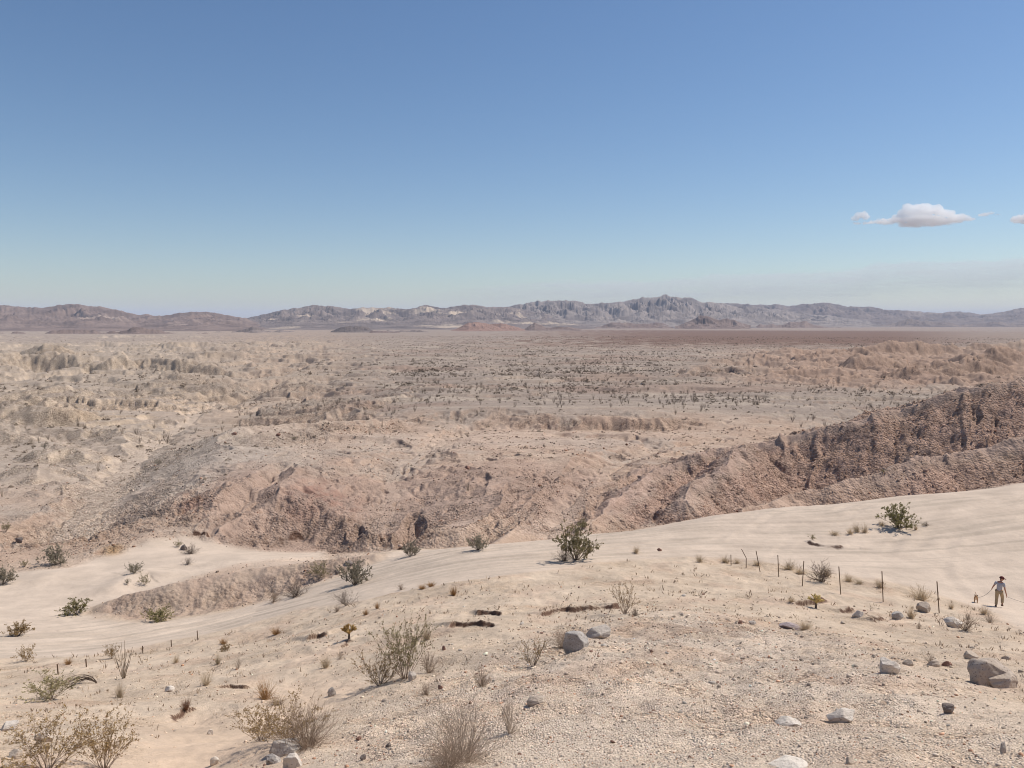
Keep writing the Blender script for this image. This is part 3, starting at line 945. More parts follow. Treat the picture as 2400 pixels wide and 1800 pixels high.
def albedo_of(x, y, z, m, slope):
    r, u = m['r'], m['u']
    n1 = fbm(x / 40, y / 40, 4, 600)
    n2 = fbm(x / 12, y / 16, 4, 610)
    n3 = fbm(x / 3.5, y / 3.5, 3, 620)
    n = len(x)
    # clay country
    c = np.tile(np.array([.53, .395, .30]), (n, 1))
    c = lerp(c, (.59, .465, .365), sstep(-.3, .7, n2) * .8)
    steep = sstep(.28, .75, slope)
    c = lerp(c, (.42, .29, .22), steep * .65 * sstep(-.8, .4, n2))
    # grey stony caps
    gp = sstep(.05, .5, n1 + .35 * n2) * (1 - .6 * steep) * sstep(98, 110, r)
    c = lerp(c, (.42, .36, .305), gp * .65)
    # the grey mound left of the middle and its scree
    gm_ = np.exp(-((u - 500) / 260) ** 2 - ((r - 165) / 45) ** 2)
    c = lerp(c, (.50, .43, .365), np.clip(gm_ * 1.3 + .4 * n2 * gm_, 0, 1) * .85)
    # pale pinkish flats behind the domes
    fl = np.exp(-((u - 1150) / 420) ** 2 - ((r - 195) / 35) ** 2) * (1 - steep)
    c = lerp(c, (.62, .485, .385), fl * .75)
    fz = sstep(430, 520, u) * (1 - sstep(1380, 1450, u)) * sstep(98, 101, r) * (1 - sstep(128, 150, r + 10 * n2))
    c = lerp(c, (.46, .335, .265), fz * .8)
    cone = np.exp(-((u - 1255) / 70) ** 2 - ((r - 96) / 7) ** 2) + np.exp(-((u - 1080) / 50) ** 2 - ((r - 97) / 6) ** 2)
    c = lerp(c, (.55, .41, .325), np.clip(cone, 0, 1) * .8)
    # striped red dome
    rd = np.exp(-((u - 745 + 40 * n2) / 75) ** 2 - ((r - 117 + 4 * n3) / 6) ** 2) * (.35 + .65 * sstep(.2, .5, slope))
    c = lerp(c, (.37, .225, .175), np.clip(rd * 1.2, 0, 1) * .8)
    rd = np.exp(-((u - 430 + 20 * n2) / 38) ** 2 - ((r - 120 + 3 * n3) / 6) ** 2) * (.35 + .65 * sstep(.2, .5, slope))
    c = lerp(c, (.42, .26, .20), np.clip(rd * 1.2, 0, 1) * .7)
    # dark ridge on the right
    dk = sstep(1330, 1480, u + 40 * n2) * sstep(98, 106, r) * (1 - sstep(150, 160, r)) * np.maximum(m['face'], m['crest'])
    c = lerp(c, (.53, .365, .285), np.clip(dk * (.85 + .35 * n2), 0, .95))
    dkc = sstep(1380, 1500, u) * sstep(98, 106, r) * (1 - sstep(165, 190, r)) * np.clip(m['crest'] + .4 * m['face'] * sstep(.1, .6, n1), 0, 1)
    c = lerp(c, (.42, .365, .315), dkc * .3)
    r2 = sstep(1700, 1800, u) * sstep(84, 88, r) * (1 - sstep(104, 110, r))
    c = lerp(c, (.52, .38, .295), r2 * .8)
    # left country: sandy, yellowish
    lf = sstep(700, 250, u) * sstep(120, 200, r)
    c = lerp(c, (.52, .44, .365), lf * .8)
    c = lerp(c, (.68, .55, .415), lf * steep * .8)
    ye = sstep(.25, .75, fbm(x / 60, y / 60, 3, 640)) * sstep(800, 300, u) * sstep(180, 330, r)
    c = lerp(c, (.55, .415, .28), ye * .6 * sstep(.1, .4, slope))
    # far badlands
    c = lerp(c, (.46, .385, .31), m['bl'] * .65 * (1 - .4 * steep))
    sc_ = np.exp(-((u - 345) / 190) ** 2 - ((r - 352) / 28) ** 2) * sstep(.2, .5, slope)
    c = lerp(c, (.74, .585, .44), np.clip(sc_ * 1.6, 0, 1) * .9)
    c = lerp(c, (.42, .295, .225), m['br'] * (.75 + .25 * n1))
    # the plain: greyish, thinly covered
    pl = sstep(238, 275, r) * sstep(650, 950, u) * (1 - m['br'])
    c = lerp(c, (.37, .31, .262), pl * .9 * (1 - .5 * steep))
    stk = sstep(.15, .5, fbm(x / 95, y / 16, 4, 655))
    c = lerp(c, (.54, .455, .37), pl * stk * .6 * (1 - sstep(1300, 2000, r)))
    rdp = sstep(.1, .55, fbm(x / 170, y / 60, 4, 656))
    c = lerp(c, (.36, .25, .195), pl * rdp * .5)
    pale = sstep(.2, .6, fbm(x / 26, y / 60, 4, 650))
    c = lerp(c, (.52, .435, .35), pl * pale * .4)
    far = sstep(1050, 1700, r + 200 * n1) * (1 - sstep(4200, 5200, r)) * sstep(1150, 1500, u + 300 * n1) * (1 - .7 * sstep(2050, 2350, u))
    c = lerp(c, (.20, .115, .082), far * .85)
    c = lerp(c, (.36, .285, .24), sstep(4200, 5200, r) * .8)
    c = lerp(c, (.37, .30, .25), sstep(1500, 2300, r) * sstep(1250, 950, u) * (.55 + .45 * np.tanh(2 * n2)))
    c = lerp(c, (.64, .525, .42), m['wash'] * .8)
    # sand
    c = lerp(c, (.60, .485, .385), m['sand'])
    c = lerp(c, (.47, .385, .305), np.clip(m['trk'], 0, 1) * .75)
    # near slope, gravel, hollow
    near = (1 - sstep(78, 86, r)) * (1 - m['sand'])
    cn = np.tile(np.array([.60, .48, .365]), (n, 1))
    cn = lerp(cn, (.70, .575, .46), np.clip(m['gravel'] * (.8 + .3 * n2), 0, 1))
    warm = sstep(.1, .6, fbm(x / 3.2, y / 4.0, 3, 660))
    cn = lerp(cn, (.57, .42, .315), warm * .5)
    cn = lerp(cn, (.60, .455, .335), m['hollow'] * .9)
    c = c * (1 - near[:, None]) + cn * near[:, None]
    c = lerp(c, (.46, .345, .27), m['bank'] * np.clip(.8 + .4 * n3, 0, 1))
    c = lerp(c, (.47, .31, .17), np.exp(-((u - 245) / 24) ** 2 - ((r - 103) / 2.0) ** 2) * .9)
    c = lerp(c, (.12, .066, .046), m['lip'] * sstep(.35, .8, slope) * .95)  # lip faces: red-brown soil, with the overhang's shade darkened into the colour
    c *= (1 + .07 * n3)[:, None]
    strata = noise(z * .9 + 1.5 * n2, z * 0 + n1, 670) + .6 * noise(z * 2.3 + n2, z * 0 + .3, 671)
    c *= (1 + .16 * strata * sstep(.15, .5, slope) * sstep(90, 110, r))[:, None]
    dkn = sstep(88, 105, r) * (1 - m['sand'])
    c = c * (1 - dkn[:, None] * np.array([[.11, .135, .15]]))
    return np.clip(c * .9, .03, .75)


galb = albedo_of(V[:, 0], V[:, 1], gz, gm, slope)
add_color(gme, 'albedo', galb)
nst = fbm(V[:, 0] / 5, V[:, 1] / 5, 3, 700)
stony = (1 - gm['sand']) * (1 - sstep(60, 110, gm['r'])) * np.clip(.45 + .6 * gm['gravel'] + .35 * nst, 0, 1) * (1 - .85 * gm['hollow'])
broken = (1 - gm['sand']) * np.maximum(sstep(80, 96, gm['r']), .7 * gm['bank']) * (1 - .6 * sstep(700, 1600, gm['r'])) * np.clip(.35 + .6 * gm['face'] + .3 * nst, 0, 1)
add_float(gme, 'stony', stony)
add_float(gme, 'broken', broken)
M_GROUND = ground_material()
ground = link('ground', gme, M_GROUND, label='pale sandy desert ground with eroded clay hills, gullies and a wide plain', cat='ground', kind='structure')
print('ground done', round(time.time() - T0, 1))

# ------------------------------------------------------------------ mountains
def mountain(name, sky, D0, depth, base_z, mat, seed, u0, u1, label, gsize, cols=900, rows=150, front=0.62, amp=.8):
    """a range whose skyline follows sky [(u, v)]; D0 distance of the crest, depth of its foot in front of it"""
    us = np.linspace(u0, u1, cols)
    su = np.array([p[0] for p in sky], float)
    sv = np.array([p[1] for p in sky], float)
    vs = np.interp(us, su, sv)
    vs = vs + (1.6 * noise(us / 23.0, us * 0 + .5, seed) + 1.3 * noise(us / 9.0, us * 0 + .5, seed + 1) + .35 * noise(us / 4.0, us * 0 + .5, seed + 2))
    a = (us - 1200) / F / CP
    az = np.arctan(a)
    # distances of the rows: foot .. crest .. back
    t = np.concatenate([np.linspace(0, 1, int(rows * .8)), np.linspace(1.02, 1.45, int(rows * .2))])
    A, Tt = np.meshgrid(az, t, indexing='ij')
    Rr = (D0 - depth + depth * Tt) / np.cos(A)
    X = np.sin(A) * Rr
    Y = np.cos(A) * Rr
    crest_z = np.array([ray(u, v)[1] for u, v in zip(us, vs)]) * D0
    H = (crest_z - base_z)[:, None]
    prof = np.where(Tt <= 1, .06 * Tt + .94 * Tt ** 2.1, 1 - (Tt - 1) * 1.2)
    wx = X + gsize * .35 * noise(X / gsize, Y / gsize, seed + 5)
    wy = Y + gsize * .35 * noise(X / gsize, Y / gsize, seed + 6)
    rg = ridged(wx / gsize, wy / (gsize * 1.15), 6, seed + 10, .6)
    rg2 = ridged(wx / (gsize * .3), wy / (gsize * .45), 4, seed + 20, .55)
    env = np.clip(Tt * 1.5, 0, 1) * np.clip((1.02 - Tt) / .12, 0.15, 1)
    Z = prof - amp * env * (.78 - rg) * (.12 + .88 * prof) - .16 * env * (.6 - rg2) * (.2 + .8 * prof)
    # keep the skyline where it belongs
    z = base_z + H * Z
    lim = crest_z[:, None] * (Rr * np.cos(A)) / D0
    z = np.where(Tt < .985, np.minimum(z, lim - np.abs(H) * .02), z)
    Vv = np.stack([X.ravel(), Y.ravel(), z.ravel()], 1)
    me = mesh_from_arrays(name, Vv, quads=grid_quads(len(az), len(t)), smooth=False)
    return link(name, me, mat, label=label, cat='mountains', kind='structure')


def rock_mat(name, dark, lightc, pale, palef, scale):
    m, nt, b = new_mat(name)
    co = nt.nodes.new('ShaderNodeNewGeometry').outputs['Position']
    f = noisen(nt, co, scale, 6, .6)
    c = ramp(nt, f, [(.35, dark), (.62, lightc)])
    f2 = noisen(nt, co, scale * .35, 7, .68)
    c = mixc(nt, 'MIX', ramp(nt, f2, [(palef, 0.0), (palef + .07, 1.0)]), c, pale)
    nt.links.new(c, b.inputs['Base Color'])
    return m


M_LEFT = rock_mat('brown mountain rock', (.135, .097, .083), (.235, .172, .145), (.33, .255, .21), .59, .004)
M_MID = rock_mat('grey mountain rock', (.105, .085, .08), (.225, .18, .16), (.48, .385, .295), .555, .0035)
M_PEAK = rock_mat('light grey mountain rock', (.125, .105, .10), (.285, .24, .215), (.40, .335, .28), .59, .0035)
M_BLUE = rock_mat('distant mountain rock', (.12, .095, .09), (.21, .165, .145), (.29, .235, .2), .60, .003)
M_RED = rock_mat('red hill rock', (.22, .135, .105), (.30, .19, .15), (.36, .25, .19), .66, .01)
M_TAN = rock_mat('pale hill clay', (.30, .235, .185), (.42, .34, .27), (.50, .40, .31), .6, .02)
M_DARK = rock_mat('dark hill rock', (.15, .105, .09), (.235, .175, .15), (.34, .27, .22), .62, .01)

mountain('mountains', [(-1500, 720), (-900, 740), (-400, 722), (-100, 716), (0, 714), (25, 713), (70, 720), (110, 721), (150, 714), (190, 713), (230, 716), (270, 722), (300, 731), (330, 736), (390, 740), (420, 733), (450, 728), (500, 731), (550, 739), (582, 746), (600, 752), (640, 762), (700, 772), (760, 781)], 6800, 3500, -60, M_LEFT, 1000, -1400, 760, 'brown mauve mountain range with rounded summits along the horizon, left of the grey range', 420)
mountain('mountains', [(470, 775), (520, 760), (560, 750), (590, 742), (620, 736), (655, 728), (690, 722), (720, 716), (752, 712), (790, 717), (820, 722), (850, 717), (880, 716), (905, 718), (950, 722), (1000, 715), (1050, 718), (1110, 714), (1150, 717), (1190, 718), (1240, 726), (1300, 738), (1400, 752), (1500, 766)], 8200, 3900, -58, M_MID, 1100, 450, 1520, 'rugged grey mountain range with pale slides, in the middle of the horizon', 430)
mountain('mountains', [(1060, 770), (1130, 733), (1190, 719), (1230, 709), (1262, 704), (1300, 701), (1340, 704), (1370, 709), (1400, 708), (1430, 709), (1450, 705), (1480, 699), (1500, 696), (1530, 694), (1552, 689), (1575, 692), (1600, 696), (1625, 701), (1650, 707), (1680, 709), (1720, 714), (1800, 722), (1900, 735), (2000, 748), (2060, 758)], 9600, 4300, -62, M_PEAK, 1200, 1050, 2080, 'pale grey mountain with the highest jagged peak on the horizon', 420)
mountain('mountains', [(1560, 745), (1640, 712), (1700, 707), (1760, 710), (1800, 712), (1850, 714), (1880, 711), (1912, 707), (1950, 710), (1980, 713), (2010, 716), (2060, 722), (2110, 725), (2150, 728), (2200, 731), (2240, 729), (2280, 733), (2310, 735), (2345, 729), (2370, 724), (2400, 718), (2500, 705), (2700, 715), (3000, 720), (3600, 725)], 12200, 5000, -66, M_BLUE, 1300, 1540, 3600, 'low bluish mountain chain falling away to the right end of the horizon', 520)
mountain('hills', [(1050, 779), (1075, 768), (1100, 756), (1118, 753), (1140, 756), (1165, 766), (1192, 776)], 4300, 420, -57, M_RED, 1400, 1045, 1195, 'red brown cone shaped hill standing before the grey mountains', 160, 160, 50)
mountain('hills', [(1120, 779), (1150, 760), (1175, 757), (1210, 767), (1250, 774), (1290, 779)], 4450, 400, -57, M_RED, 1450, 1115, 1290, 'red brown hill sloping down to the right beside the red cone', 160, 160, 50)
mountain('hills', [(1215, 779), (1235, 767), (1253, 755), (1262, 759), (1280, 768), (1310, 765), (1340, 768), (1380, 775)], 4500, 380, -57, M_DARK, 1500, 1210, 1385, 'dark pointed hill with a low tail before the mountains', 140, 160, 50)
mountain('hills', [(1585, 765), (1610, 753), (1640, 739), (1660, 741), (1680, 748), (1700, 745), (1725, 752), (1752, 762)], 5600, 500, -62, M_DARK, 1550, 1580, 1756, 'dark brown double hill below the highest peak', 200, 180, 60)
mountain('hills', [(1390, 768), (1430, 757), (1470, 755), (1520, 760), (1570, 766)], 5800, 500, -63, M_DARK, 1560, 1385, 1575, 'low dark hill at the mountain foot', 200, 160, 50)
mountain('hills', [(845, 785), (870, 777), (900, 775), (940, 779), (965, 785)], 3500, 250, -54, M_DARK, 1570, 843, 967, 'flat brown hill at the near edge of the mountains', 120, 140, 40)

def low_hills(u0, u1, vbase, vtop, D0, mat, seed, label):
    us = np.linspace(u0, u1, 160)
    n_ = np.clip(.62 + 1.0 * fbm(us / 130.0, us * 0 + seed, 4, seed), 0, 1.3) * np.clip(4 * np.minimum(us - u0, u1 - us) / (u1 - u0), 0, 1)
    mountain('hills', [(u, vbase + (vtop - vbase) * q) for u, q in zip(us, n_)], D0, D0 * .12, ray(1200, vbase + 1)[1] * D0 * .95, mat, seed, u0, u1, label, 130, 500, 40)


low_hills(-300, 900, 797, 784, 2350, M_TAN, 1605, 'low broken pale hills standing in a row at the far end of the left badlands')
low_hills(-300, 560, 786, 769, 3300, M_LEFT, 1610, 'low broken tan hills along the far left edge of the badlands')
low_hills(430, 1080, 783, 769, 3700, M_MID, 1620, 'low broken grey hills at the foot of the grey mountains')
low_hills(1290, 2080, 772, 755, 6400, M_DARK, 1630, 'chain of low brown mounds at the far edge of the dark plain')
low_hills(1880, 2800, 768, 750, 8200, M_BLUE, 1640, 'low mauve mounds before the bluish chain at the right')

# ------------------------------------------------------------------ air, sky, sun
haze_me = bpy.data.meshes.new('haze')
import bmesh
bm = bmesh.new()
bmesh.ops.create_cube(bm, size=1)
for vtx in bm.verts:
    vtx.co = (vtx.co.x * 100000, 22000 + vtx.co.y * 52000, 218 + vtx.co.z * 700)
bm.to_mesh(haze_me)
bm.free()
hm = bpy.data.materials.new('thin dusty air')
hm.use_nodes = True
nt = hm.node_tree
for n in list(nt.nodes):
    if n.type == 'BSDF_PRINCIPLED':
        nt.nodes.remove(n)
pv = nt.nodes.new('ShaderNodeVolumePrincipled')
pv.inputs['Color'].default_value = (.68, .79, 1.0, 1)
pv.inputs['Density'].default_value = 3.1e-5
pv.inputs['Anisotropy'].default_value = 0.0
nt.links.new(pv.outputs[0], nt.nodes['Material Output'].inputs['Volume'])
haze = link('haze', haze_me, hm, label='thin bluish desert haze lying between the viewer and the mountains', cat='haze', kind='stuff')

SUN_EL, SUN_AZ = 54.0, 68.0        # azimuth clockwise from the viewing direction
world = bpy.data.worlds.new('World')
scene.world = world
world.use_nodes = True
wt = world.node_tree
bg = wt.nodes['Background']
sky = wt.nodes.new('ShaderNodeTexSky')
sky.sky_type = 'NISHITA'
sky.sun_disc = False
sky.sun_elevation = R(SUN_EL)
sky.sun_rotation = R(SUN_AZ)
sky.altitude = 300
sky.air_density = 1.0
sky.dust_density = 0.4
sky.ozone_density = 1.1
hs = wt.nodes.new('ShaderNodeHueSaturation')
hs.inputs['Saturation'].default_value = 1.14
wt.links.new(sky.outputs[0], hs.inputs['Color'])
tint = wt.nodes.new('ShaderNodeMix')
tint.data_type = 'RGBA'
tint.blend_type = 'MULTIPLY'
tint.inputs[0].default_value = 1.0
tint.inputs[7].default_value = (.90, .93, .985, 1)
wt.links.new(hs.outputs[0], tint.inputs[6])
wt.links.new(tint.outputs[2], bg.inputs['Color'])
bg.inputs['Strength'].default_value = 0.102
sd = bpy.data.lights.new('sun', 'SUN')
sd.energy = 4.75
sd.angle = R(0.5)
sd.color = (1.0, .93, .83)
sun = bpy.data.objects.new('sun', sd)
COL.objects.link(sun)
to_sun = Vector((math.sin(R(SUN_AZ)) * math.cos(R(SUN_EL)), math.cos(R(SUN_AZ)) * math.cos(R(SUN_EL)), math.sin(R(SUN_EL))))
sun.rotation_euler = to_sun.to_track_quat('Z', 'Y').to_euler()
scene.view_settings.view_transform = 'Standard'
scene.view_settings.look = 'None'
scene.view_settings.exposure = 0.0
scene.cycles.volume_bounces = 24
scene.cycles.use_denoising = True
scene.cycles.denoising_prefilter = 'ACCURATE'
scene.cycles.filter_width = 1.05
scene.cycles.max_bounces = 26
scene.cycles.diffuse_bounces = 3
scene.cycles.transparent_max_bounces = 8

# ------------------------------------------------------------------ plant shapes
class Wood:
    """collects thin three-sided branches"""

    def __init__(self):
        self.V = []
        self.T = []
        self.n = 0

    def tube(self, pts, radii, sides=3):
        pts = np.asarray(pts, float)
        k = len(pts)
        d = np.gradient(pts, axis=0)
        d /= np.linalg.norm(d, axis=1)[:, None] + 1e-9
        ref = np.where(np.abs(d[:, 2:3]) > .9, np.array([[1., 0, 0]]), np.array([[0, 0, 1.]]))
        a = np.cross(d, ref)
        a /= np.linalg.norm(a, axis=1)[:, None] + 1e-9
        b = np.cross(d, a)
        ang = np.arange(sides) * 2 * math.pi / sides
        ring = pts[:, None] + (a[:, None] * np.cos(ang)[None, :, None] + b[:, None] * np.sin(ang)[None, :, None]) * np.asarray(radii)[:, None, None]
        self.V.append(ring.reshape(-1, 3))
        for i in range(k - 1):
            for s in range(sides):
                p = self.n + i * sides + s
                q = self.n + i * sides + (s + 1) % sides
                self.T.append((p, q, q + sides))
                self.T.append((p, q + sides, p + sides))
        self.n += k * sides

    def mesh(self, name):
        return mesh_from_arrays(name, np.concatenate(self.V), tris=np.array(self.T))


class Leaves:
    def __init__(self):
        self.V = []
        self.n = 0
        self.Q = []

    def leaf(self, p, d, w, nrm):
        p = np.asarray(p, float)
        side = np.cross(d, nrm)
        side /= np.linalg.norm(side) + 1e-9
        self.V += [p, p + d * .45 + side * w, p + d, p + d * .45 - side * w]
        self.Q.append((self.n, self.n + 1, self.n + 2, self.n + 3))
        self.n += 4

    def mesh(self, name):
        return mesh_from_arrays(name, np.array(self.V), quads=np.array(self.Q))


def rnd_dir(rng):
    v = rng.normal(size=3)
    return v / np.linalg.norm(v)


def branch_path(rng, p, d, L, n, wob, up=0.0):
    pts = [np.array(p, float)]
    d = np.array(d, float)
    for i in range(n):
        d = d + rng.normal(size=3) * wob + np.array([0, 0, up])
        d /= np.linalg.norm(d)
        pts.append(pts[-1] + d * L / n)
    return np.array(pts), d


def make_creosote(seed, stems=16, leaves=900, spread=.75, leafsize=.035, lean=(0, 0), top=.55, thick=.007):
    """unit height bush: many stems in a vase from one foot, leaves toward the ends"""
    rng = np.random.default_rng(seed)
    w = Wood()
    lf = Leaves()
    tips = []
    for i in range(stems):
        a = rng.uniform(0, 2 * math.pi)
        tilt = rng.uniform(.08, 1.0) ** .8 * spread
        d = np.array([math.sin(tilt) * math.cos(a) + lean[0], math.sin(tilt) * math.sin(a) + lean[1], math.cos(tilt)])
        L = rng.uniform(.62, 1.0) * (1.0 + .15 * tilt)
        p0 = np.array([math.cos(a), math.sin(a), 0]) * rng.uniform(0, .05) + np.array([0, 0, -.03])
        pts, dd = branch_path(rng, p0, d, L, 6, .10, .02)
        w.tube(pts, np.linspace(thick, thick * .35, 7))
        for k in range(rng.integers(4, 7)):
            j = rng.integers(2, 7)
            d2 = (pts[j] - pts[j - 1])
            d2 = d2 / np.linalg.norm(d2) + rnd_dir(rng) * .65
            d2[2] = abs(d2[2]) * .9 + .1
            d2 /= np.linalg.norm(d2)
            q, _ = branch_path(rng, pts[j], d2, rng.uniform(.16, .36), 4, .16, .03)
            w.tube(q, np.linspace(thick * .5, thick * .22, 5))
            tips.append(q)
            for kk in range(2):
                d3 = d2 + rnd_dir(rng) * .8
                d3 /= np.linalg.norm(d3)
                q3, _ = branch_path(rng, q[rng.integers(1, 5)], d3, rng.uniform(.08, .2), 3, .15, .03)
                w.tube(q3, np.linspace(thick * .32, thick * .16, 4))
                tips.append(q3)
        tips.append(pts[3:])
    tips = [t for t in tips if t[-1][2] > (1 - top) * rng.uniform(.3, 1.2)] or tips
    dens = rng.uniform(.15, 1.0, len(tips)) ** 1.5
    dens /= dens.sum()
    for k in rng.choice(len(tips), leaves, p=dens):
        q = tips[k]
        f = rng.uniform(.25, 1.0) * (len(q) - 1)
        i = min(int(f), len(q) - 2)
        p = q[i] + (q[i + 1] - q[i]) * (f - i) + rng.normal(size=3) * .012
        d = (q[i + 1] - q[i])
        d = d / np.linalg.norm(d) + rnd_dir(rng) * .9
        d /= np.linalg.norm(d)
        s = leafsize * rng.uniform(.6, 1.3)
        lf.leaf(p, d * s, s * .30, rnd_dir(rng))
    return w.mesh('branches'), lf.mesh('foliage')


def make_twiggy(seed, stems=22, spread=1.0, thick=.006, curl=.16, sub=5, up=.02):
    """bare bush of fine twigs"""
    rng = np.random.default_rng(seed)
    w = Wood()
    for i in range(stems):
        a = rng.uniform(0, 2 * math.pi)
        tilt = rng.uniform(.05, 1.0) * spread
        d = np.array([math.sin(tilt) * math.cos(a), math.sin(tilt) * math.sin(a), math.cos(tilt)])
        pts, dd = branch_path(rng, np.array([math.cos(a), math.sin(a), 0]) * .04 - np.array([0, 0, .03]), d, rng.uniform(.5, 1.0), 5, curl, up)
        w.tube(pts, np.linspace(thick, thick * .4, 6))
        for k in range(sub):
            j = rng.integers(1, 6)
            d2 = dd + rnd_dir(rng) * .9
            d2[2] = abs(d2[2])
            d2 /= np.linalg.norm(d2)
            q, _ = branch_path(rng, pts[j], d2, rng.uniform(.18, .42), 4, curl * 1.4, up)
            w.tube(q, np.linspace(thick * .55, thick * .25, 5))
            for kk in range(2):
                d3 = d2 + rnd_dir(rng) * .9
                d3 /= np.linalg.norm(d3)
                q3, _ = branch_path(rng, q[rng.integers(1, 5)], d3, rng.uniform(.08, .22), 2, curl, up)
                w.tube(q3, np.linspace(thick * .32, thick * .18, 3))
    return w.mesh('branches')


def make_tuft(seed, blades=90, spread=.6, width=.012, curl=.12):
    rng = np.random.default_rng(seed)
    w = Wood()
    for i in range(blades):
        a = rng.uniform(0, 2 * math.pi)
        tilt = rng.uniform(.02, 1.0) * spread
        d = np.array([math.sin(tilt) * math.cos(a), math.sin(tilt) * math.sin(a), math.cos(tilt)])
        p = np.array([math.cos(a), math.sin(a), 0]) * rng.uniform(0, .14) - np.array([0, 0, .02])
        pts, _ = branch_path(rng, p, d, rng.uniform(.45, 1.0), 4, curl, -.03)
        w.tube(pts, np.linspace(width * .5, width * .12, 5))
    return w.mesh('blades')


def make_ocotillo(seed, wands=12, thick=.011, spread=.42):
    rng = np.random.default_rng(seed)
    w = Wood()
    for i in range(wands):
        a = i * 2.4 + rng.uniform(-.4, .4)
        tilt = rng.uniform(.08, 1) * spread
        d = np.array([math.sin(tilt) * math.cos(a), math.sin(tilt) * math.sin(a), math.cos(tilt)])
        pts, _ = branch_path(rng, np.array([math.cos(a), math.sin(a), 0]) * .02 - np.array([0, 0, .03]), d, rng.uniform(.7, 1.05), 8, .055, .012)
        w.tube(pts, np.linspace(thick, thick * .5, 9))
    return w.mesh('wands')


def make_cholla(seed):
    """short trunk and a crown of jointed stubby branches"""
    rng = np.random.default_rng(seed)
    w = Wood()
    c = Wood()
    w.tube([(0, 0, -.05), (.01, 0, .2), (0, .01, .42)], [.075, .06, .05], 6)

    def joint(p, d, L, r, depth):
        q = np.array([p + d * L * f for f in (0, .15, .5, .85, 1.0)])
        c.tube(q, [r * .5, r * .95, r, r * .9, r * .25], 6)
        for s in range(34):
            f = rng.uniform(.05, 1)
            dd = rnd_dir(rng)
            c.tube([p + d * L * f + dd * r * .8, p + d * L * f + dd * (r + .035)], [.006, .002], 3)
        if depth:
            for k in range(rng.integers(2, 4)):
                d2 = d + rnd_dir(rng) * .85
                d2[2] = abs(d2[2]) * .8 + .15
                d2 /= np.linalg.norm(d2)
                joint(p + d * L * rng.uniform(.6, .95), d2, L * rng.uniform(.75, 1.0), r * .92, depth - 1)
    for k in range(7):
        a = k * .9 + rng.uniform(-.3, .3)
        t = rng.uniform(.3, 1.15)
        joint(np.array([0, 0, .28 + .12 * rng.random()]), np.array([math.sin(t) * math.cos(a), math.sin(t) * math.sin(a), math.cos(t)]), .24, .045, 2)
    return w.mesh('trunk'), c.mesh('crown')


def make_dead_arch(seed):
    """dry branches leaning over to one side in an arch"""
    rng = np.random.default_rng(seed)
    w = Wood()
    for i in range(12):
        d = np.array([rng.normal() * .25 - .25, rng.normal() * .2, 1.0])
        p = np.array([0., 0, -.03])
        pts = [p]
        L = rng.uniform(.8, 1.35)
        for k in range(9):
            d = d + np.array([-.24, 0, -.20]) + rng.normal(size=3) * .06
            d /= np.linalg.norm(d)
            pts.append(pts[-1] + d * L / 9)
        w.tube(pts, np.linspace(.013, .004, 10))
        for k in range(4):
            j = rng.integers(4, 10)
            q, _ = branch_path(rng, pts[j], d + rnd_dir(rng) * .8, .25, 3, .2, -.05)
            w.tube(q, np.linspace(.005, .002, 4))
    return w.mesh('branches')


def leaf_mat(name, a, b, c, scale=9.0):
    m, nt, bs = new_mat(name)
    co = nt.nodes.new('ShaderNodeTexCoord').outputs['Object']
    f = noisen(nt, co, scale, 3)
    col = ramp(nt, f, [(.3, a), (.5, b), (.7, c)])
    oi = nt.nodes.new('ShaderNodeObjectInfo')
    v = ramp(nt, oi.outputs['Random'], [(0, .8), (1, 1.2)])
    nt.links.new(mixc(nt, 'MULTIPLY', 1.0, col, v), bs.inputs['Base Color'])
    bs.inputs['Roughness'].default_value = .7
    tr = nt.nodes.new('ShaderNodeBsdfTranslucent')
    nt.links.new(col, tr.inputs['Color'])
    mx = nt.nodes.new('ShaderNodeMixShader')
    mx.inputs[0].default_value = .35
    nt.links.new(bs.outputs[0], mx.inputs[1])
    nt.links.new(tr.outputs[0], mx.inputs[2])
    nt.links.new(mx.outputs[0], nt.nodes['Material Output'].inputs['Surface'])
    return m


ML_GREEN = leaf_mat('creosote leaves', (.19, .175, .07), (.275, .245, .11), (.37, .30, .15))
ML_OLIVE = leaf_mat('dusty olive leaves', (.23, .205, .105), (.33, .285, .155), (.42, .335, .2))
ML_BROWN = leaf_mat('drying leaves', (.26, .175, .075), (.36, .25, .12), (.43, .31, .175))
ML_GREY = leaf_mat('grey green leaves', (.24, .215, .155), (.34, .30, .22), (.42, .36, .28))
MW_DARK = simple_mat('dark bark', (.09, .065, .05), (.19, .14, .11), 8)
MW_GREY = simple_mat('grey dry bark', (.20, .165, .135), (.34, .28, .23), 8)
MW_BROWN = simple_mat('brown dry twigs', (.22, .155, .11), (.36, .265, .19), 8)
MW_PALE = simple_mat('bleached twigs', (.36, .28, .215), (.52, .42, .33), 8)
MG_STRAW = leaf_mat('straw grass', (.62, .50, .35), (.72, .60, .44), (.80, .68, .52), 5)
MG_STUB = simple_mat('weathered stubble', (.30, .22, .15), (.46, .35, .25), 3)
MG_ORANGE = simple_mat('rusty dry grass', (.33, .18, .075), (.47, .29, .14), 5)
MG_RED = simple_mat('reddish dry stems', (.20, .10, .06), (.33, .19, .12), 5)
MC_YELLOW = simple_mat('yellow cactus spines', (.50, .36, .12), (.66, .52, .24), 10)
MC_ORANGE = simple_mat('golden brown cactus spines', (.30, .18, .06), (.45, .30, .12), 10)
M_OCO = simple_mat('grey brown ocotillo wands', (.22, .17, .125), (.34, .27, .20), 10)

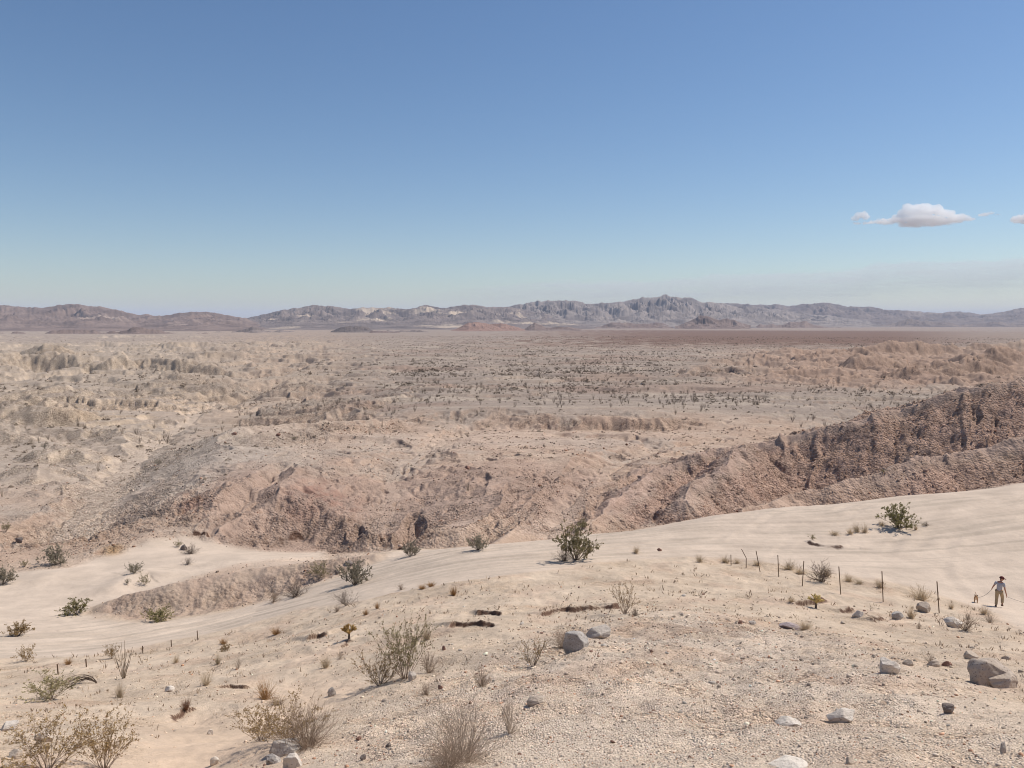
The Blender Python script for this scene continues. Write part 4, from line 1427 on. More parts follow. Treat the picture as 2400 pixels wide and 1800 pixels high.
TPL = {}
TPL['creo'] = [make_creosote(11, 22, 1900, .9, .055), make_creosote(12, 20, 1800, 1.0, .055, lean=(.12, 0)), make_creosote(13, 24, 2000, .8, .055)]
TPL['creob'] = [make_creosote(21, 30, 2700, 1.0, .038, thick=.0065, top=.7), make_creosote(22, 26, 2400, .9, .038, thick=.0065, top=.7)]
TPL['dense'] = [make_creosote(31, 30, 3800, 1.2, .066, top=.95, thick=.011), make_creosote(32, 28, 3600, 1.1, .066, top=.95, thick=.011)]
TPL['sparse'] = [make_creosote(41, 16, 700, .8, .045, thick=.010), make_creosote(42, 14, 600, .7, .045, thick=.010)]
TPL['twig'] = [make_twiggy(51, 34, 1.1, .010), make_twiggy(52, 40, 1.2, .010), make_twiggy(53, 28, .95, .011)]
TPL['twigb'] = [make_twiggy(61, 70, 1.25, .0055, .14, 7), make_twiggy(62, 64, 1.15, .0055, .16, 7)]
TPL['tuft'] = [make_tuft(71, 170, .8, .022), make_tuft(72, 190, .95, .022), make_tuft(73, 150, .65, .022)]
TPL['fluff'] = [make_tuft(81, 170, 1.25, .020, .25), make_tuft(82, 160, 1.15, .020, .28)]
TPL['oco'] = [make_ocotillo(91), make_ocotillo(92, 9), make_ocotillo(93, 15, .010, .5)]

# how wide each shape is next to its height
def extent(me):
    q = np.zeros(len(me.vertices) * 3, np.float32)
    me.vertices.foreach_get('co', q)
    q = q.reshape(-1, 3)
    return np.percentile(q[:, 0], 99) - np.percentile(q[:, 0], 1), np.percentile(q[:, 2], 99.5)


KEEP = {}


def shared(me, mat):
    """a copy of a shape in another material, made once"""
    k = (me.name, mat.name)
    if k not in KEEP:
        c = me.copy()
        c.materials.clear()
        c.materials.append(mat)
        KEEP[k] = c
    return KEEP[k]


def plant(kind, name, loc, w, h, rot, wood, leaf=None, label=None, cat=None, group=None, var=0, tilt=(0, 0)):
    t = TPL[kind][var % len(TPL[kind])]
    wm = t[0] if isinstance(t, tuple) else t
    ex, hz = extent(t[1] if isinstance(t, tuple) else t)
    s = (w / ex, w / ex, h / hz)
    if isinstance(t, tuple):
        root = link(name, None, loc=loc, label=label, cat=cat, group=group)
        b = link('branches', shared(t[0], wood), parent=root)
        f = link('foliage', shared(t[1], leaf), parent=root)
    else:
        root = link(name, shared(t, wood), loc=loc, label=label, cat=cat, group=group)
    root.scale = s
    root.rotation_euler = (tilt[0], tilt[1], rot)
    return root


# (kind, name, u, v of the foot, width px, height px, wood, leaf, label, category)
PL = [
    ('dense', 'creosote_bush', 1350, 1312, 92, 84, MW_DARK, ML_OLIVE, 'tall olive creosote bush with a dark woody foot, alone on the middle of the track', 'bush'),
    ('twig', 'dry_shrub', 1322, 1316, 45, 34, MW_DARK, None, 'low dark twiggy shrub pressed against the left foot of the tall olive creosote bush', 'shrub'),
    ('dense', 'creosote_bush', 2108, 1238, 76, 50, MW_DARK, ML_GREEN, 'round green creosote bush alone on the bright sand slope at the right', 'bush'),
    ('creob', 'creosote_bush', 950, 1590, 115, 130, MW_BROWN, ML_OLIVE, 'tallest yellow green creosote bush on the near slope, taller one of a touching pair', 'bush'),
    ('creob', 'creosote_bush', 890, 1606, 105, 72, MW_DARK, ML_BROWN, 'shorter brownish creosote bush touching the left side of the tallest near one', 'bush'),
    ('twig', 'dry_shrub', 1005, 1578, 60, 50, MW_BROWN, None, 'bare brown shrub leaning out to the right of the tallest near creosote bush', 'shrub'),
    ('dense', 'creosote_bush', 178, 1441, 54, 32, MW_DARK, ML_GREEN, 'green bush at the pointed left end of the low clay bank, casting a long shadow', 'bush'),
    ('dense', 'creosote_bush', 372, 1456, 58, 28, MW_DARK, ML_GREEN, 'green bush on the sandy track below the low clay bank', 'bush'),
    ('dense', 'creosote_bush', 42, 1492, 50, 28, MW_DARK, ML_BROWN, 'brown green bush on open white sand at the left edge of the picture', 'bush'),
    ('dense', 'creosote_bush', 315, 1343, 34, 22, MW_GREY, ML_GREY, 'small square grey green bush on top of a sand hummock', 'bush'),
    ('dense', 'creosote_bush', 132, 1324, 56, 40, MW_DARK, ML_GREY, 'grey bush on the far rim of the white sand basin, beside a stony mound', 'bush'),
    ('dense', 'creosote_bush', 8, 1370, 46, 36, MW_DARK, ML_GREY, 'grey bush cut by the left edge of the picture at the sand basin', 'bush'),
    ('creob', 'creosote_bush', 110, 1806, 200, 90, MW_BROWN, ML_BROWN, 'big brown leaved bush filling the lower left corner of the picture', 'bush'),
    ('creob', 'creosote_bush', 245, 1802, 110, 105, MW_BROWN, ML_BROWN, 'upright brown leaved bush beside the big corner bush at the edge of the sandy hollow', 'bush'),
    ('creob', 'creosote_bush', 668, 1742, 130, 95, MW_BROWN, ML_BROWN, 'ochre leaved bush standing above the white boulders at the bottom of the picture', 'bush'),
    ('creob', 'creosote_bush', 612, 1735, 110, 70, MW_BROWN, ML_BROWN, 'low ochre bush at the sandy hollow, left of the one above white boulders', 'bush'),
    ('twigb', 'dry_shrub', 720, 1752, 150, 100, MW_BROWN, None, 'tangled brown leafless shrub on the gravel right of the ochre bush', 'shrub'),
    ('creo', 'creosote_bush', 120, 1640, 100, 50, MW_BROWN, ML_OLIVE, 'spreading faded bush on the sand lip below the arched dead shrub', 'bush'),
    ('creo', 'creosote_bush', 60, 1550, 42, 28, MW_BROWN, ML_BROWN, 'small faded bush on bare sand above the spreading faded bush', 'bush'),
    ('dense', 'creosote_bush', 832, 1370, 72, 56, MW_DARK, ML_GREY, 'dark grey bush with a dark shadow at the end of the low clay bank', 'bush'),
    ('twig', 'dry_shrub', 812, 1420, 58, 38, MW_GREY, None, 'round grey leafless bush on the near side of the sandy track', 'shrub'),
    ('twig', 'dry_shrub', 790, 1434, 30, 14, MW_BROWN, None, 'low brown twigs at the left foot of the round grey leafless bush', 'shrub'),
    ('dense', 'creosote_bush', 962, 1304, 44, 36, MW_DARK, ML_GREY, 'grey bush at the mouth of the dark slot in the clay hills', 'bush'),
    ('dense', 'creosote_bush', 1120, 1289, 48, 36, MW_DARK, ML_GREY, 'grey green bush where the pale cone meets the sandy track', 'bush'),
    ('creo', 'creosote_bush', 748, 1358, 50, 36, MW_GREY, ML_OLIVE, 'olive bush growing on the face of the low clay bank', 'bush'),
    ('twig', 'dry_shrub', 692, 1400, 56, 36, MW_DARK, None, 'dark twiggy shrub at the foot of the low clay bank by the track', 'shrub'),
    ('twig', 'dry_shrub', 640, 1412, 40, 26, MW_BROWN, None, 'brown twiggy shrub under the low clay bank, left of the dark twiggy one', 'shrub'),
    ('twig', 'dry_shrub', 440, 1322, 30, 18, MW_GREY, None, 'small pale grey shrub on white sand in the basin', 'shrub'),
    ('twig', 'dry_shrub', 446, 1298, 36, 20, MW_DARK, None, 'brown shrub beside a dark boulder at the back of the sand basin', 'shrub'),
    ('creo', 'creosote_bush', 418, 1282, 20, 14, MW_GREY, ML_OLIVE, 'little olive bush just left of the dark boulder in the sand basin', 'bush'),
    ('creo', 'creosote_bush', 338, 1372, 26, 22, MW_GREY, ML_OLIVE, 'olive bush on the right flank of the sand hummock', 'bush'),
    ('creo', 'creosote_bush', 298, 1372, 16, 14, MW_GREY, ML_GREY, 'tiny grey bush on the near flank of the sand hummock', 'bush'),
    ('sparse', 'creosote_bush', 1465, 1438, 62, 68, MW_BROWN, ML_BROWN, 'tall thin twiggy bush behind the blue grey boulder on the crumbling lip', 'bush'),
    ('twig', 'dry_shrub', 1490, 1444, 28, 22, MW_DARK, None, 'small dark twigs at the right foot of the tall thin twiggy bush', 'shrub'),
    ('sparse', 'dry_shrub', 1249, 1564, 72, 66, MW_DARK, ML_BROWN, 'bare little tree shaped shrub with a dark single stem on the gravel edge', 'shrub'),
    ('twigb', 'dry_shrub', 1325, 1520, 80, 50, MW_BROWN, None, 'brown twigs leaning against the left side of the blue grey boulder', 'shrub'),
    ('dense', 'creosote_bush', 1366, 1240, 24, 22, MW_DARK, ML_OLIVE, 'small dark bush at the far edge of the sand below the pale cone', 'bush'),
    ('tuft', 'grass_tuft', 1063, 1396, 22, 24, MG_ORANGE, None, 'rusty orange grass tuft with a short shadow beside the sandy track', 'grass tuft'),
    ('tuft', 'grass_tuft', 990, 1381, 22, 12, MG_ORANGE, None, 'low orange grass patch at the very edge of the sandy track', 'grass tuft'),
    ('tuft', 'grass_tuft', 1010, 1375, 22, 12, MG_ORANGE, None, 'orange grass patch touching the low one at the track edge on its right', 'grass tuft'),
    ('tuft', 'grass_tuft', 857, 1442, 17, 14, MG_ORANGE, None, 'small orange tuft just right of the round grey leafless bush', 'grass tuft'),
    ('tuft', 'grass_tuft', 884, 1427, 14, 16, MG_ORANGE, None, 'thin orange tuft between the round grey bush and the track', 'grass tuft'),
    ('tuft', 'grass_tuft', 647, 1487, 24, 16, MG_ORANGE, None, 'orange brown tuft on bare crust below the bend of the track', 'grass tuft'),
    ('tuft', 'grass_tuft', 436, 1670, 24, 26, MG_RED, None, 'dark red grass tuft on the broken lip above the sandy hollow', 'grass tuft'),
    ('fluff', 'grass_tuft', 622, 1640, 46, 48, MG_ORANGE, None, 'large brown bunch grass with a ragged top on the rim of the sandy hollow', 'grass tuft'),
    ('twig', 'dry_shrub', 655, 1652, 70, 22, MW_BROWN, None, 'flat mat of dry brown stems right of the large brown bunch grass', 'shrub'),
    ('fluff', 'grass_tuft', 762, 1566, 30, 34, MG_STRAW, None, 'pale straw plume left of the tallest near creosote bush', 'grass tuft'),
    ('twig', 'dry_shrub', 796, 1546, 26, 22, MW_PALE, None, 'pinkish bare twigs just above the pale straw plume', 'shrub'),
    ('fluff', 'grass_tuft', 1000, 1500, 28, 42, MG_STRAW, None, 'pale feathery plume right behind the tallest near creosote bush', 'grass tuft'),
    ('fluff', 'grass_tuft', 280, 1636, 22, 38, MG_STRAW, None, 'pink straw plume below the ocotillo on the left slope', 'grass tuft'),
    ('fluff', 'grass_tuft', 484, 1606, 28, 34, MG_STRAW, None, 'straw plume in the middle of the left slope above the broken lip', 'grass tuft'),
    ('fluff', 'grass_tuft', 510, 1558, 18, 30, MG_STRAW, None, 'straw plume high on the left slope near the dry bank', 'grass tuft'),
    ('fluff', 'grass_tuft', 412, 1554, 20, 22, MG_STRAW, None, 'straw plume beside the leftmost row of small posts', 'grass tuft'),
    ('twig', 'dry_shrub', 558, 1568, 20, 28, MW_PALE, None, 'thin pale twigs on the left slope right of the high straw plume', 'shrub'),
    ('dense', 'creosote_bush', 528, 1527, 24, 16, MW_BROWN, ML_BROWN, 'small rust coloured bush on the dry bank of the left slope', 'bush'),
    ('tuft', 'grass_tuft', 524, 1510, 22, 14, MG_ORANGE, None, 'orange tuft just above the small rust coloured bush', 'grass tuft'),
    ('creo', 'creosote_bush', 262, 1544, 30, 30, MW_BROWN, ML_BROWN, 'little brown bush above the ocotillo, throwing its shadow left', 'bush'),
    ('tuft', 'grass_tuft', 160, 1558, 16, 14, MG_ORANGE, None, 'yellow tuft on trampled sand at the left', 'grass tuft'),
    ('fluff', 'grass_tuft', 1640, 1318, 26, 20, MG_STRAW, None, 'straw tuft left of the first fence post', 'grass tuft'),
    ('fluff', 'grass_tuft', 1700, 1319, 34, 18, MG_STRAW, None, 'straw tuft at the shortest fence post', 'grass tuft'),
    ('fluff', 'grass_tuft', 1728, 1321, 22, 14, MG_STRAW, None, 'small olive straw tuft between the shortest and the bent fence post', 'grass tuft'),
    ('fluff', 'grass_tuft', 1775, 1326, 24, 14, MG_STRAW, None, 'straw tuft behind the leaning third fence post', 'grass tuft'),
    ('fluff', 'grass_tuft', 1848, 1336, 40, 24, MG_STRAW, None, 'broad straw tuft between the fourth and the fifth fence post', 'grass tuft'),
    ('fluff', 'grass_tuft', 1875, 1345, 40, 16, MG_STRAW, None, 'flat straw grass just behind the fifth fence post', 'grass tuft'),
    ('fluff', 'grass_tuft', 1935, 1352, 32, 30, MG_STRAW, None, 'straw plume rising behind the dead bush by the fence', 'grass tuft'),
    ('twig', 'dry_shrub', 1928, 1364, 72, 48, MW_DARK, None, 'dead bush with dark spreading branches standing between two fence posts', 'shrub'),
    ('fluff', 'grass_tuft', 1990, 1364, 34, 18, MG_STRAW, None, 'straw grass just right of the sixth fence post', 'grass tuft'),
    ('fluff', 'grass_tuft', 2015, 1369, 28, 12, MG_STRAW, None, 'thin low straw grass on the sand edge between the sixth and seventh post', 'grass tuft'),
    ('fluff', 'grass_tuft', 2062, 1378, 24, 24, MG_STRAW, None, 'upright straw tuft touching the seventh fence post', 'grass tuft'),
    ('fluff', 'grass_tuft', 2158, 1408, 56, 32, MG_STRAW, None, 'largest straw tuft by the fence, behind the grey boulder', 'grass tuft'),
    ('fluff', 'grass_tuft', 2228, 1428, 15, 18, MG_STRAW, None, 'small straw tuft between the last fence post and the dog', 'grass tuft'),
    ('fluff', 'grass_tuft', 2305, 1440, 26, 22, MG_STRAW, None, 'straw tuft just left of the walking person\'s shadow', 'grass tuft'),
    ('twig', 'grass_tuft', 2322, 1460, 30, 26, MW_PALE, None, 'pinkish dry tuft below the walking person', 'grass tuft'),
    ('fluff', 'grass_tuft', 2134, 1450, 26, 34, MG_STRAW, None, 'faint straw tuft between the blue boulder and the last fence post', 'grass tuft'),
    ('twig', 'dry_shrub', 2155, 1475, 14, 18, MW_BROWN, None, 'small reddish twigs below the grey boulders', 'shrub'),
    ('fluff', 'grass_tuft', 1885, 1476, 44, 24, MG_STRAW, None, 'pale pinkish grass on the upper gravel edge right of a flat stone', 'grass tuft'),
    ('fluff', 'grass_tuft', 1855, 1412, 20, 16, MG_STRAW, None, 'faint straw tuft at the left end of the dark broken bank', 'grass tuft'),
    ('fluff', 'grass_tuft', 1992, 1252, 22, 18, MG_STRAW, None, 'straw tuft on the bright sand, leftmost of the row by the green bush', 'grass tuft'),
    ('fluff', 'grass_tuft', 2008, 1248, 22, 22, MG_STRAW, None, 'straw tuft on the bright sand, middle of the row by the green bush', 'grass tuft'),
    ('fluff', 'grass_tuft', 2027, 1250, 22, 22, MG_STRAW, None, 'straw tuft on the bright sand, rightmost of the row by the green bush', 'grass tuft'),
    ('fluff', 'grass_tuft', 2067, 1233, 20, 12, MG_STRAW, None, 'small straw tuft touching the left of the green bush on bright sand', 'grass tuft'),
    ('fluff', 'grass_tuft', 1955, 1254, 30, 12, MG_STRAW, None, 'faint straw grass between the dark sand crack and the row of tufts', 'grass tuft'),
    ('creo', 'creosote_bush', 1905, 1266, 20, 14, MW_BROWN, ML_OLIVE, 'tiny twiggy bush above the dark crack in the bright sand', 'bush'),
    ('twig', 'dry_shrub', 2172, 1233, 22, 10, MW_DARK, None, 'small dark twigs on bright sand right of the green bush', 'shrub'),
    ('tuft', 'grass_tuft', 2146, 1243, 9, 11, MG_STRAW, None, 'tiny yellowish tuft under the right side of the green bush', 'grass tuft'),
    ('fluff', 'grass_tuft', 1490, 1297, 22, 20, MG_STRAW, None, 'straw tuft near the middle of the sandy track, beside a reddish stone', 'grass tuft'),
    ('twigb', 'dry_shrub', 1085, 1785, 200, 135, MW_PALE, None, 'big bleached leafless shrub spreading over the gravel at the bottom of the picture', 'shrub'),
    ('twigb', 'dry_shrub', 1050, 1800, 150, 60, MW_BROWN, None, 'low reddish leafless shrub in front of the big bleached one', 'shrub'),
    ('twig', 'dry_shrub', 1130, 1610, 40, 42, MW_BROWN, None, 'small bare bush on the gravel between tallest creosote and blue grey boulder', 'shrub'),
    ('twig', 'dry_shrub', 1195, 1720, 60, 90, MW_PALE, None, 'thin pale bare shrub on the gravel right of the big bleached one', 'shrub'),
    ('twig', 'dry_shrub', 1000, 1630, 45, 34, MW_BROWN, None, 'brown bare twigs on stones below the tallest near creosote bush', 'shrub'),
    ('twig', 'dry_shrub', 2180, 1552, 28, 18, MW_PALE, None, 'small pale twigs on the gravel near the big right boulder', 'shrub'),
    ('twig', 'dry_shrub', 2262, 1478, 46, 44, MW_BROWN, None, 'thin curling dead branches beside the square white boulder', 'shrub'),
    ('twig', 'dry_shrub', 940, 1383, 26, 16, MW_BROWN, None, 'thin dark twigs at the track edge left of the orange patches', 'shrub'),
    ('creo', 'creosote_bush', 2070, 1110, 14, 8, MW_DARK, ML_OLIVE, 'tiny bush on the crest of the lower pale ridge', 'bush'),
    ('creo', 'creosote_bush', 690, 1032, 16, 10, MW_DARK, ML_GREY, 'small dark bush on the flank of the grey mound', 'bush'),
    ('creo', 'creosote_bush', 370, 1090, 18, 13, MW_DARK, ML_GREY, 'dark bush on the steep left flank of the grey mound', 'bush'),
    ('creo', 'creosote_bush', 105, 1052, 16, 11, MW_DARK, ML_GREY, 'dark bush on the pale flats left of the wash, beside the left ocotillo', 'bush'),
    ('creo', 'creosote_bush', 14, 1246, 22, 18, MW_DARK, ML_OLIVE, 'olive bush at the left edge above the sand basin', 'bush'),
    ('creo', 'creosote_bush', 58, 1330, 20, 14, MW_DARK, ML_OLIVE, 'olive bush at the left rim of the sand basin', 'bush'),
]
OCO = [
    (290, 1590, 46, 72, 'nearest ocotillo, a fan of bare upright wands on the left slope'),
    (77, 1052, 9, 28, 'tall thin ocotillo on the pale flats at the far left'),
    (230, 1105, 10, 20, 'ocotillo beside the wash left of the grey mound'),
    (1097, 1150, 16, 26, 'lone ocotillo on the knoll above the pale domes'),
    (721, 1262, 14, 22, 'thin ocotillo at the foot of the striped red dome'),
    (5, 1165, 8, 22, 'ocotillo at the left edge of the picture above the sand basin'),
    (1237, 921, 13, 19, 'largest ocotillo on the middle plain'),
    (965, 942, 10, 17, 'ocotillo on the near edge of the plain, left of the largest one'),
    (1127, 910, 8, 16, 'thin ocotillo on the plain just left of the largest one'),
    (1271, 916, 6, 15, 'thin ocotillo just right of the largest one on the plain'),
    (896, 998, 6, 17, 'ocotillo in the gully at the right end of the grey mound'),
    (866, 1020, 6, 14, 'small ocotillo at the tip of the grey mound'),
]

ROCKS = [  # u, v foot, width, height px, shape seed, colour key, label
    (1350, 1526, 64, 52, 1, 'blue', 'large blue grey boulder with pitted face on the crest of the gravel slope'),
    (1404, 1496, 60, 30, 2, 'grey', 'long grey boulder lying against the right of the blue grey one on the gravel crest'),
    (2335, 1608, 96, 58, 3, 'brown', 'biggest smooth brown grey boulder at the right edge of the near slope'),
    (2355, 1612, 62, 30, 4, 'tan', 'rounded tan stone leaning in front of the biggest right boulder'),
    (2088, 1580, 42, 34, 5, 'white', 'angular whitish block on the gravel, left of the biggest right boulder'),
    (1980, 1694, 66, 28, 6, 'white', 'white flat rock bedded in the gravel at the lower right'),
    (1852, 1702, 56, 16, 7, 'white', 'pale slab sunk in the gravel, left of the white flat rock'),
    (2226, 1672, 26, 20, 8, 'dark', 'dark speckled stone alone on the gravel at the lower right'),
    (2171, 1436, 32, 22, 9, 'brown', 'grey brown boulder with a dark shadow next to the last fence post'),
    (2105, 1452, 26, 18, 10, 'blue', 'blue grey boulder left of the grey brown one by the fence'),
    (2013, 1447, 24, 14, 11, 'white', 'white domed stone below the broken bank near the fence'),
    (2240, 1472, 40, 24, 12, 'white', 'square white boulder below the last fence post'),
    (1857, 1474, 54, 14, 13, 'mauve', 'low mauve stone slab at the upper edge of the gravel'),
    (2278, 1544, 28, 16, 14, 'tan', 'rounded tan stone above the biggest right boulder'),
    (2222, 1562, 22, 12, 15, 'red', 'reddish stone on the gravel left of the rounded tan stone'),
    (640, 1790, 34, 22, 16, 'blue', 'bluish white boulder in the dry brush at the bottom'),
    (684, 1800, 42, 36, 17, 'white', 'white boulder beside the bluish one at the bottom of the picture'),
    (664, 1772, 70, 30, 18, 'grey', 'pale grey boulder half hidden by dry brush behind the two white ones'),
    (18, 1712, 34, 16, 19, 'white', 'bright white stone at the left edge of the near slope'),
    (502, 1794, 20, 20, 20, 'cream', 'round cream stone at the bottom of the sandy hollow'),
    (396, 1622, 22, 13, 21, 'cream', 'cream stone in the middle of the left slope'),
    (777, 1632, 20, 22, 22, 'grey', 'egg shaped grey stone with a dark shadow in the smooth sand'),
    (492, 1722, 14, 12, 23, 'cream', 'small cream stone in the middle of the sandy hollow'),
    (966, 1594, 20, 22, 24, 'grey', 'grey stone at the foot of the tallest near creosote bush'),
    (1258, 1650, 48, 18, 25, 'tan', 'flat tan slab half buried in the gravel'),
    (1546, 1292, 12, 8, 26, 'red', 'reddish stone on the near edge of the sandy track'),
    (430, 1290, 18, 15, 27, 'dark', 'dark boulder at the back of the sand basin'),
    (45, 1273, 16, 13, 28, 'dark', 'dark boulder on the stony mound at the left edge'),
    (790, 1346, 14, 12, 29, 'dark', 'dark block stuck in the face of the low clay bank'),
    (818, 1326, 24, 12, 30, 'dark', 'dark capstone on the low clay bank above its grey bush'),
    (100, 1738, 36, 22, 31, 'tan', 'tan stone behind the big corner bush'),
    (30, 1776, 34, 14, 32, 'tan', 'flat tan stone at the left bottom edge'),
    (1992, 1792, 22, 16, 33, 'tan', 'brown tan stone standing on the bottom edge of the gravel'),
    (2352, 1766, 14, 26, 34, 'grey', 'upright sharp grey stone at the lower right edge'),
    (1850, 1800, 90, 12, 35, 'cream', 'pale cream slab cut by the bottom edge of the picture'),
    (2130, 1560, 22, 14, 36, 'tan', 'pale round stone right of the angular whitish block'),
    (2190, 1562, 30, 16, 37, 'tan', 'low pale stone between the whitish block and the reddish stone'),
    (2360, 1546, 18, 8, 38, 'tan', 'thin tan stone at the right edge above the biggest boulder'),
    (840, 1736, 14, 10, 39, 'red', 'rusty stone on the rim of the gravel'),
    (910, 1752, 14, 11, 40, 'dark', 'dark stone among pale pebbles at the bottom'),
    (850, 1782, 14, 12, 41, 'dark', 'dark round stone at the bottom edge among pale pebbles'),
    (1032, 1616, 14, 10, 42, 'red', 'reddish stone on the gravel right of the tallest creosote bush'),
    (1040, 1524, 9, 12, 43, 'red', 'small pointed red stone above the gravel'),
    (548, 1020, 14, 7, 44, 'red', 'dark red rock on the top of the grey mound'),
    (652, 1024, 12, 7, 45, 'red', 'dark rock on the grey mound right of the dark red one'),
    (1095, 1100, 14, 9, 46, 'red', 'dark red block on the pale flats above the domes'),
    (1735, 1462, 13, 8, 47, 'red', 'rusty stone on the upper edge of the gravel'),
    (1765, 1464, 18, 8, 48, 'grey', 'grey stone beside the rusty stone on the upper gravel edge'),
    (1598, 1443, 9, 8, 49, 'grey', 'small grey stone above the gravel crest in mid slope'),
    (1528, 1530, 10, 6, 50, 'red', 'rust red stone on the gravel right of the blue grey boulder'),
]
POSTS = [  # u top, v top, u foot, v foot, label
    (1713, 1300, 1714, 1326, 'shortest fence post, first of the right hand row'),
    (1738, 1287, 1749, 1332, 'bent fence post with a kinked top, second of the right hand row'),
    (1772, 1291, 1784, 1341, 'leaning fence post, third of the right hand row'),
    (1823, 1301, 1826, 1353, 'upright fence post with a broad straw tuft on its right, fourth of the row'),
    (1884, 1315, 1880, 1374, 'fence post left of the dead bush, fifth of the right hand row'),
    (1966, 1328, 1972, 1394, 'fence post right of the dead bush, sixth of the right hand row'),
    (2067, 1339, 2071, 1411, 'fence post with an upright straw tuft behind it, seventh of the right hand row'),
    (2196, 1363, 2203, 1438, 'nearest and tallest fence post, beside the walking person'),
    (462, 1478, 464, 1499, 'small fence post on the left slope, nearest to the bend of the track'),
    (401, 1500, 402, 1516, 'small fence post on the left slope, just beyond the ocotillo to the right'),
    (334, 1514, 335, 1532, 'small fence post right above the ocotillo'),
    (201, 1544, 203, 1564, 'small fence post beyond the arched dead shrub'),
    (134, 1557, 137, 1582, 'leftmost small fence post on open sand'),
]

# ------------------------------------------------------------------ put the plants on the ground
spots = on_ground([(p[2], p[3]) for p in PL] + [(o[0], o[1]) for o in OCO] + [(q[0], q[1]) for q in ROCKS] + [(q[2], q[3]) for q in POSTS] + [(2340, 1423), (2287, 1413), (228, 1602), (1912, 1426), (818, 1498)])
print('placed', round(time.time() - T0, 1))


def metres(px, loc):
    return px * math.sqrt(loc[0] ** 2 + loc[1] ** 2 + loc[2] ** 2) / F


rng = np.random.default_rng(5)
n0 = 0
for i, (kind, name, u, v, w, h, wood, leaf, label, cat) in enumerate(PL):
    x, y, z = spots[n0 + i]
    k = metres(1, spots[n0 + i])
    plant(kind, name, (x, y, z - .02), w * k, h * k * 1.04, rng.uniform(0, 6.28), wood, leaf, label, cat, var=i)
n0 += len(PL)
for i, (u, v, w, h, label) in enumerate(OCO):
    x, y, z = spots[n0 + i]
    k = metres(1, spots[n0 + i])
    plant('oco', 'ocotillo', (x, y, z - .02), w * k, h * k * 1.03, rng.uniform(0, 6.28), M_OCO, None, label, 'ocotillo', var=i)
n0 += len(OCO)


# ------------------------------------------------------------------ rocks
def ico(level):
    b = bmesh.new()
    bmesh.ops.create_icosphere(b, subdivisions=level, radius=1)
    v = np.array([q.co[:] for q in b.verts])
    t = np.array([[q.index for q in f.verts] for f in b.faces])
    b.free()
    return v, t


def rock_shape(seed, level=4, cuts=13, rough=.06):
    """a boulder: a ball chopped by planes, then weathered"""
    r = np.random.default_rng(seed)
    v, t = ico(level)
    v = v.copy()
    for k in range(cuts):
        n = rnd_dir(r)
        d = r.uniform(.5, .85)
        s = v @ n
        m = s > d
        v[m] -= np.outer((s[m] - d) * .97, n)
    o = r.uniform(0, 50)
    for f, a in ((1.3, rough), (3.1, rough * .6), (7.0, rough * .3)):
        dn = noise(v[:, 0] * f + o, v[:, 1] * f + v[:, 2] * f * 1.7 + o, seed) * a
        v = v * (1 + dn)[:, None]
    ext = v.max(0) - v.min(0)
    v = (v - (v.max(0) + v.min(0)) / 2) / ext
    return v, t


def stone_mat(name, c1, c2, spot, rough=.85):
    m, nt, b = new_mat(name)
    co = nt.nodes.new('ShaderNodeTexCoord').outputs['Object']
    c = ramp(nt, noisen(nt, co, 3.0, 6, .65), [(.3, c1), (.68, c2)])
    f = noisen(nt, co, 26.0, 3, .6)
    c = mixc(nt, 'MIX', ramp(nt, f, [(.56, 0.0), (.66, 1.0)]), c, spot)
    nt.links.new(c, b.inputs['Base Color'])
    bn = nt.nodes.new('ShaderNodeBump')
    bn.inputs['Strength'].default_value = .8
    bn.inputs['Distance'].default_value = .04
    nt.links.new(noisen(nt, co, 9.0, 6, .65), bn.inputs['Height'])
    nt.links.new(bn.outputs[0], b.inputs['Normal'])
    return m


SM = {
    'blue': stone_mat('blue grey stone', (.32, .29, .27), (.49, .45, .41), (.16, .14, .125)),
    'grey': stone_mat('grey stone', (.42, .365, .315), (.55, .485, .42), (.27, .23, .2)),
    'brown': stone_mat('brown grey stone', (.36, .29, .235), (.49, .41, .34), (.24, .19, .155)),
    'tan': stone_mat('tan stone', (.42, .345, .275), (.53, .44, .36), (.32, .25, .2)),
    'white': stone_mat('white stone', (.52, .455, .39), (.65, .58, .51), (.36, .31, .27)),
    'cream': stone_mat('cream stone', (.60, .53, .45), (.72, .65, .57), (.5, .43, .36)),
    'dark': stone_mat('dark stone', (.14, .115, .10), (.25, .20, .175), (.32, .28, .25)),
    'red': stone_mat('reddish stone', (.24, .135, .10), (.36, .22, .165), (.18, .1, .08)),
    'mauve': stone_mat('mauve stone', (.30, .24, .24), (.42, .35, .34), (.22, .18, .18)),
}
for i, (u, v, w, h, seed, key, label) in enumerate(ROCKS):
    x, y, z = spots[n0 + i]
    k = metres(1, spots[n0 + i])
    vv, tt = rock_shape(seed, 5, 15 if key not in ('cream', 'tan') else 7)
    W, H = w * k * .92, h * k * .80
    r2 = np.random.default_rng(seed + 100)
    a = r2.uniform(-.25, .25)
    dep = W * r2.uniform(.6, .8)
    pts = vv * np.array([W, dep, H * 1.25])
    ca, sa = math.cos(a), math.sin(a)
    pts = np.stack([pts[:, 0] * ca - pts[:, 1] * sa, pts[:, 0] * sa + pts[:, 1] * ca, pts[:, 2] * 1.25 + H * .24], 1)
    me = mesh_from_arrays('boulder', pts, tris=tt, smooth=True)
    link('boulder' if w * k > .3 else 'stone', me, SM[key], label=label, cat='boulder' if w * k > .3 else 'stone', loc=(x, y + dep * .25, z))
n0 += len(ROCKS)

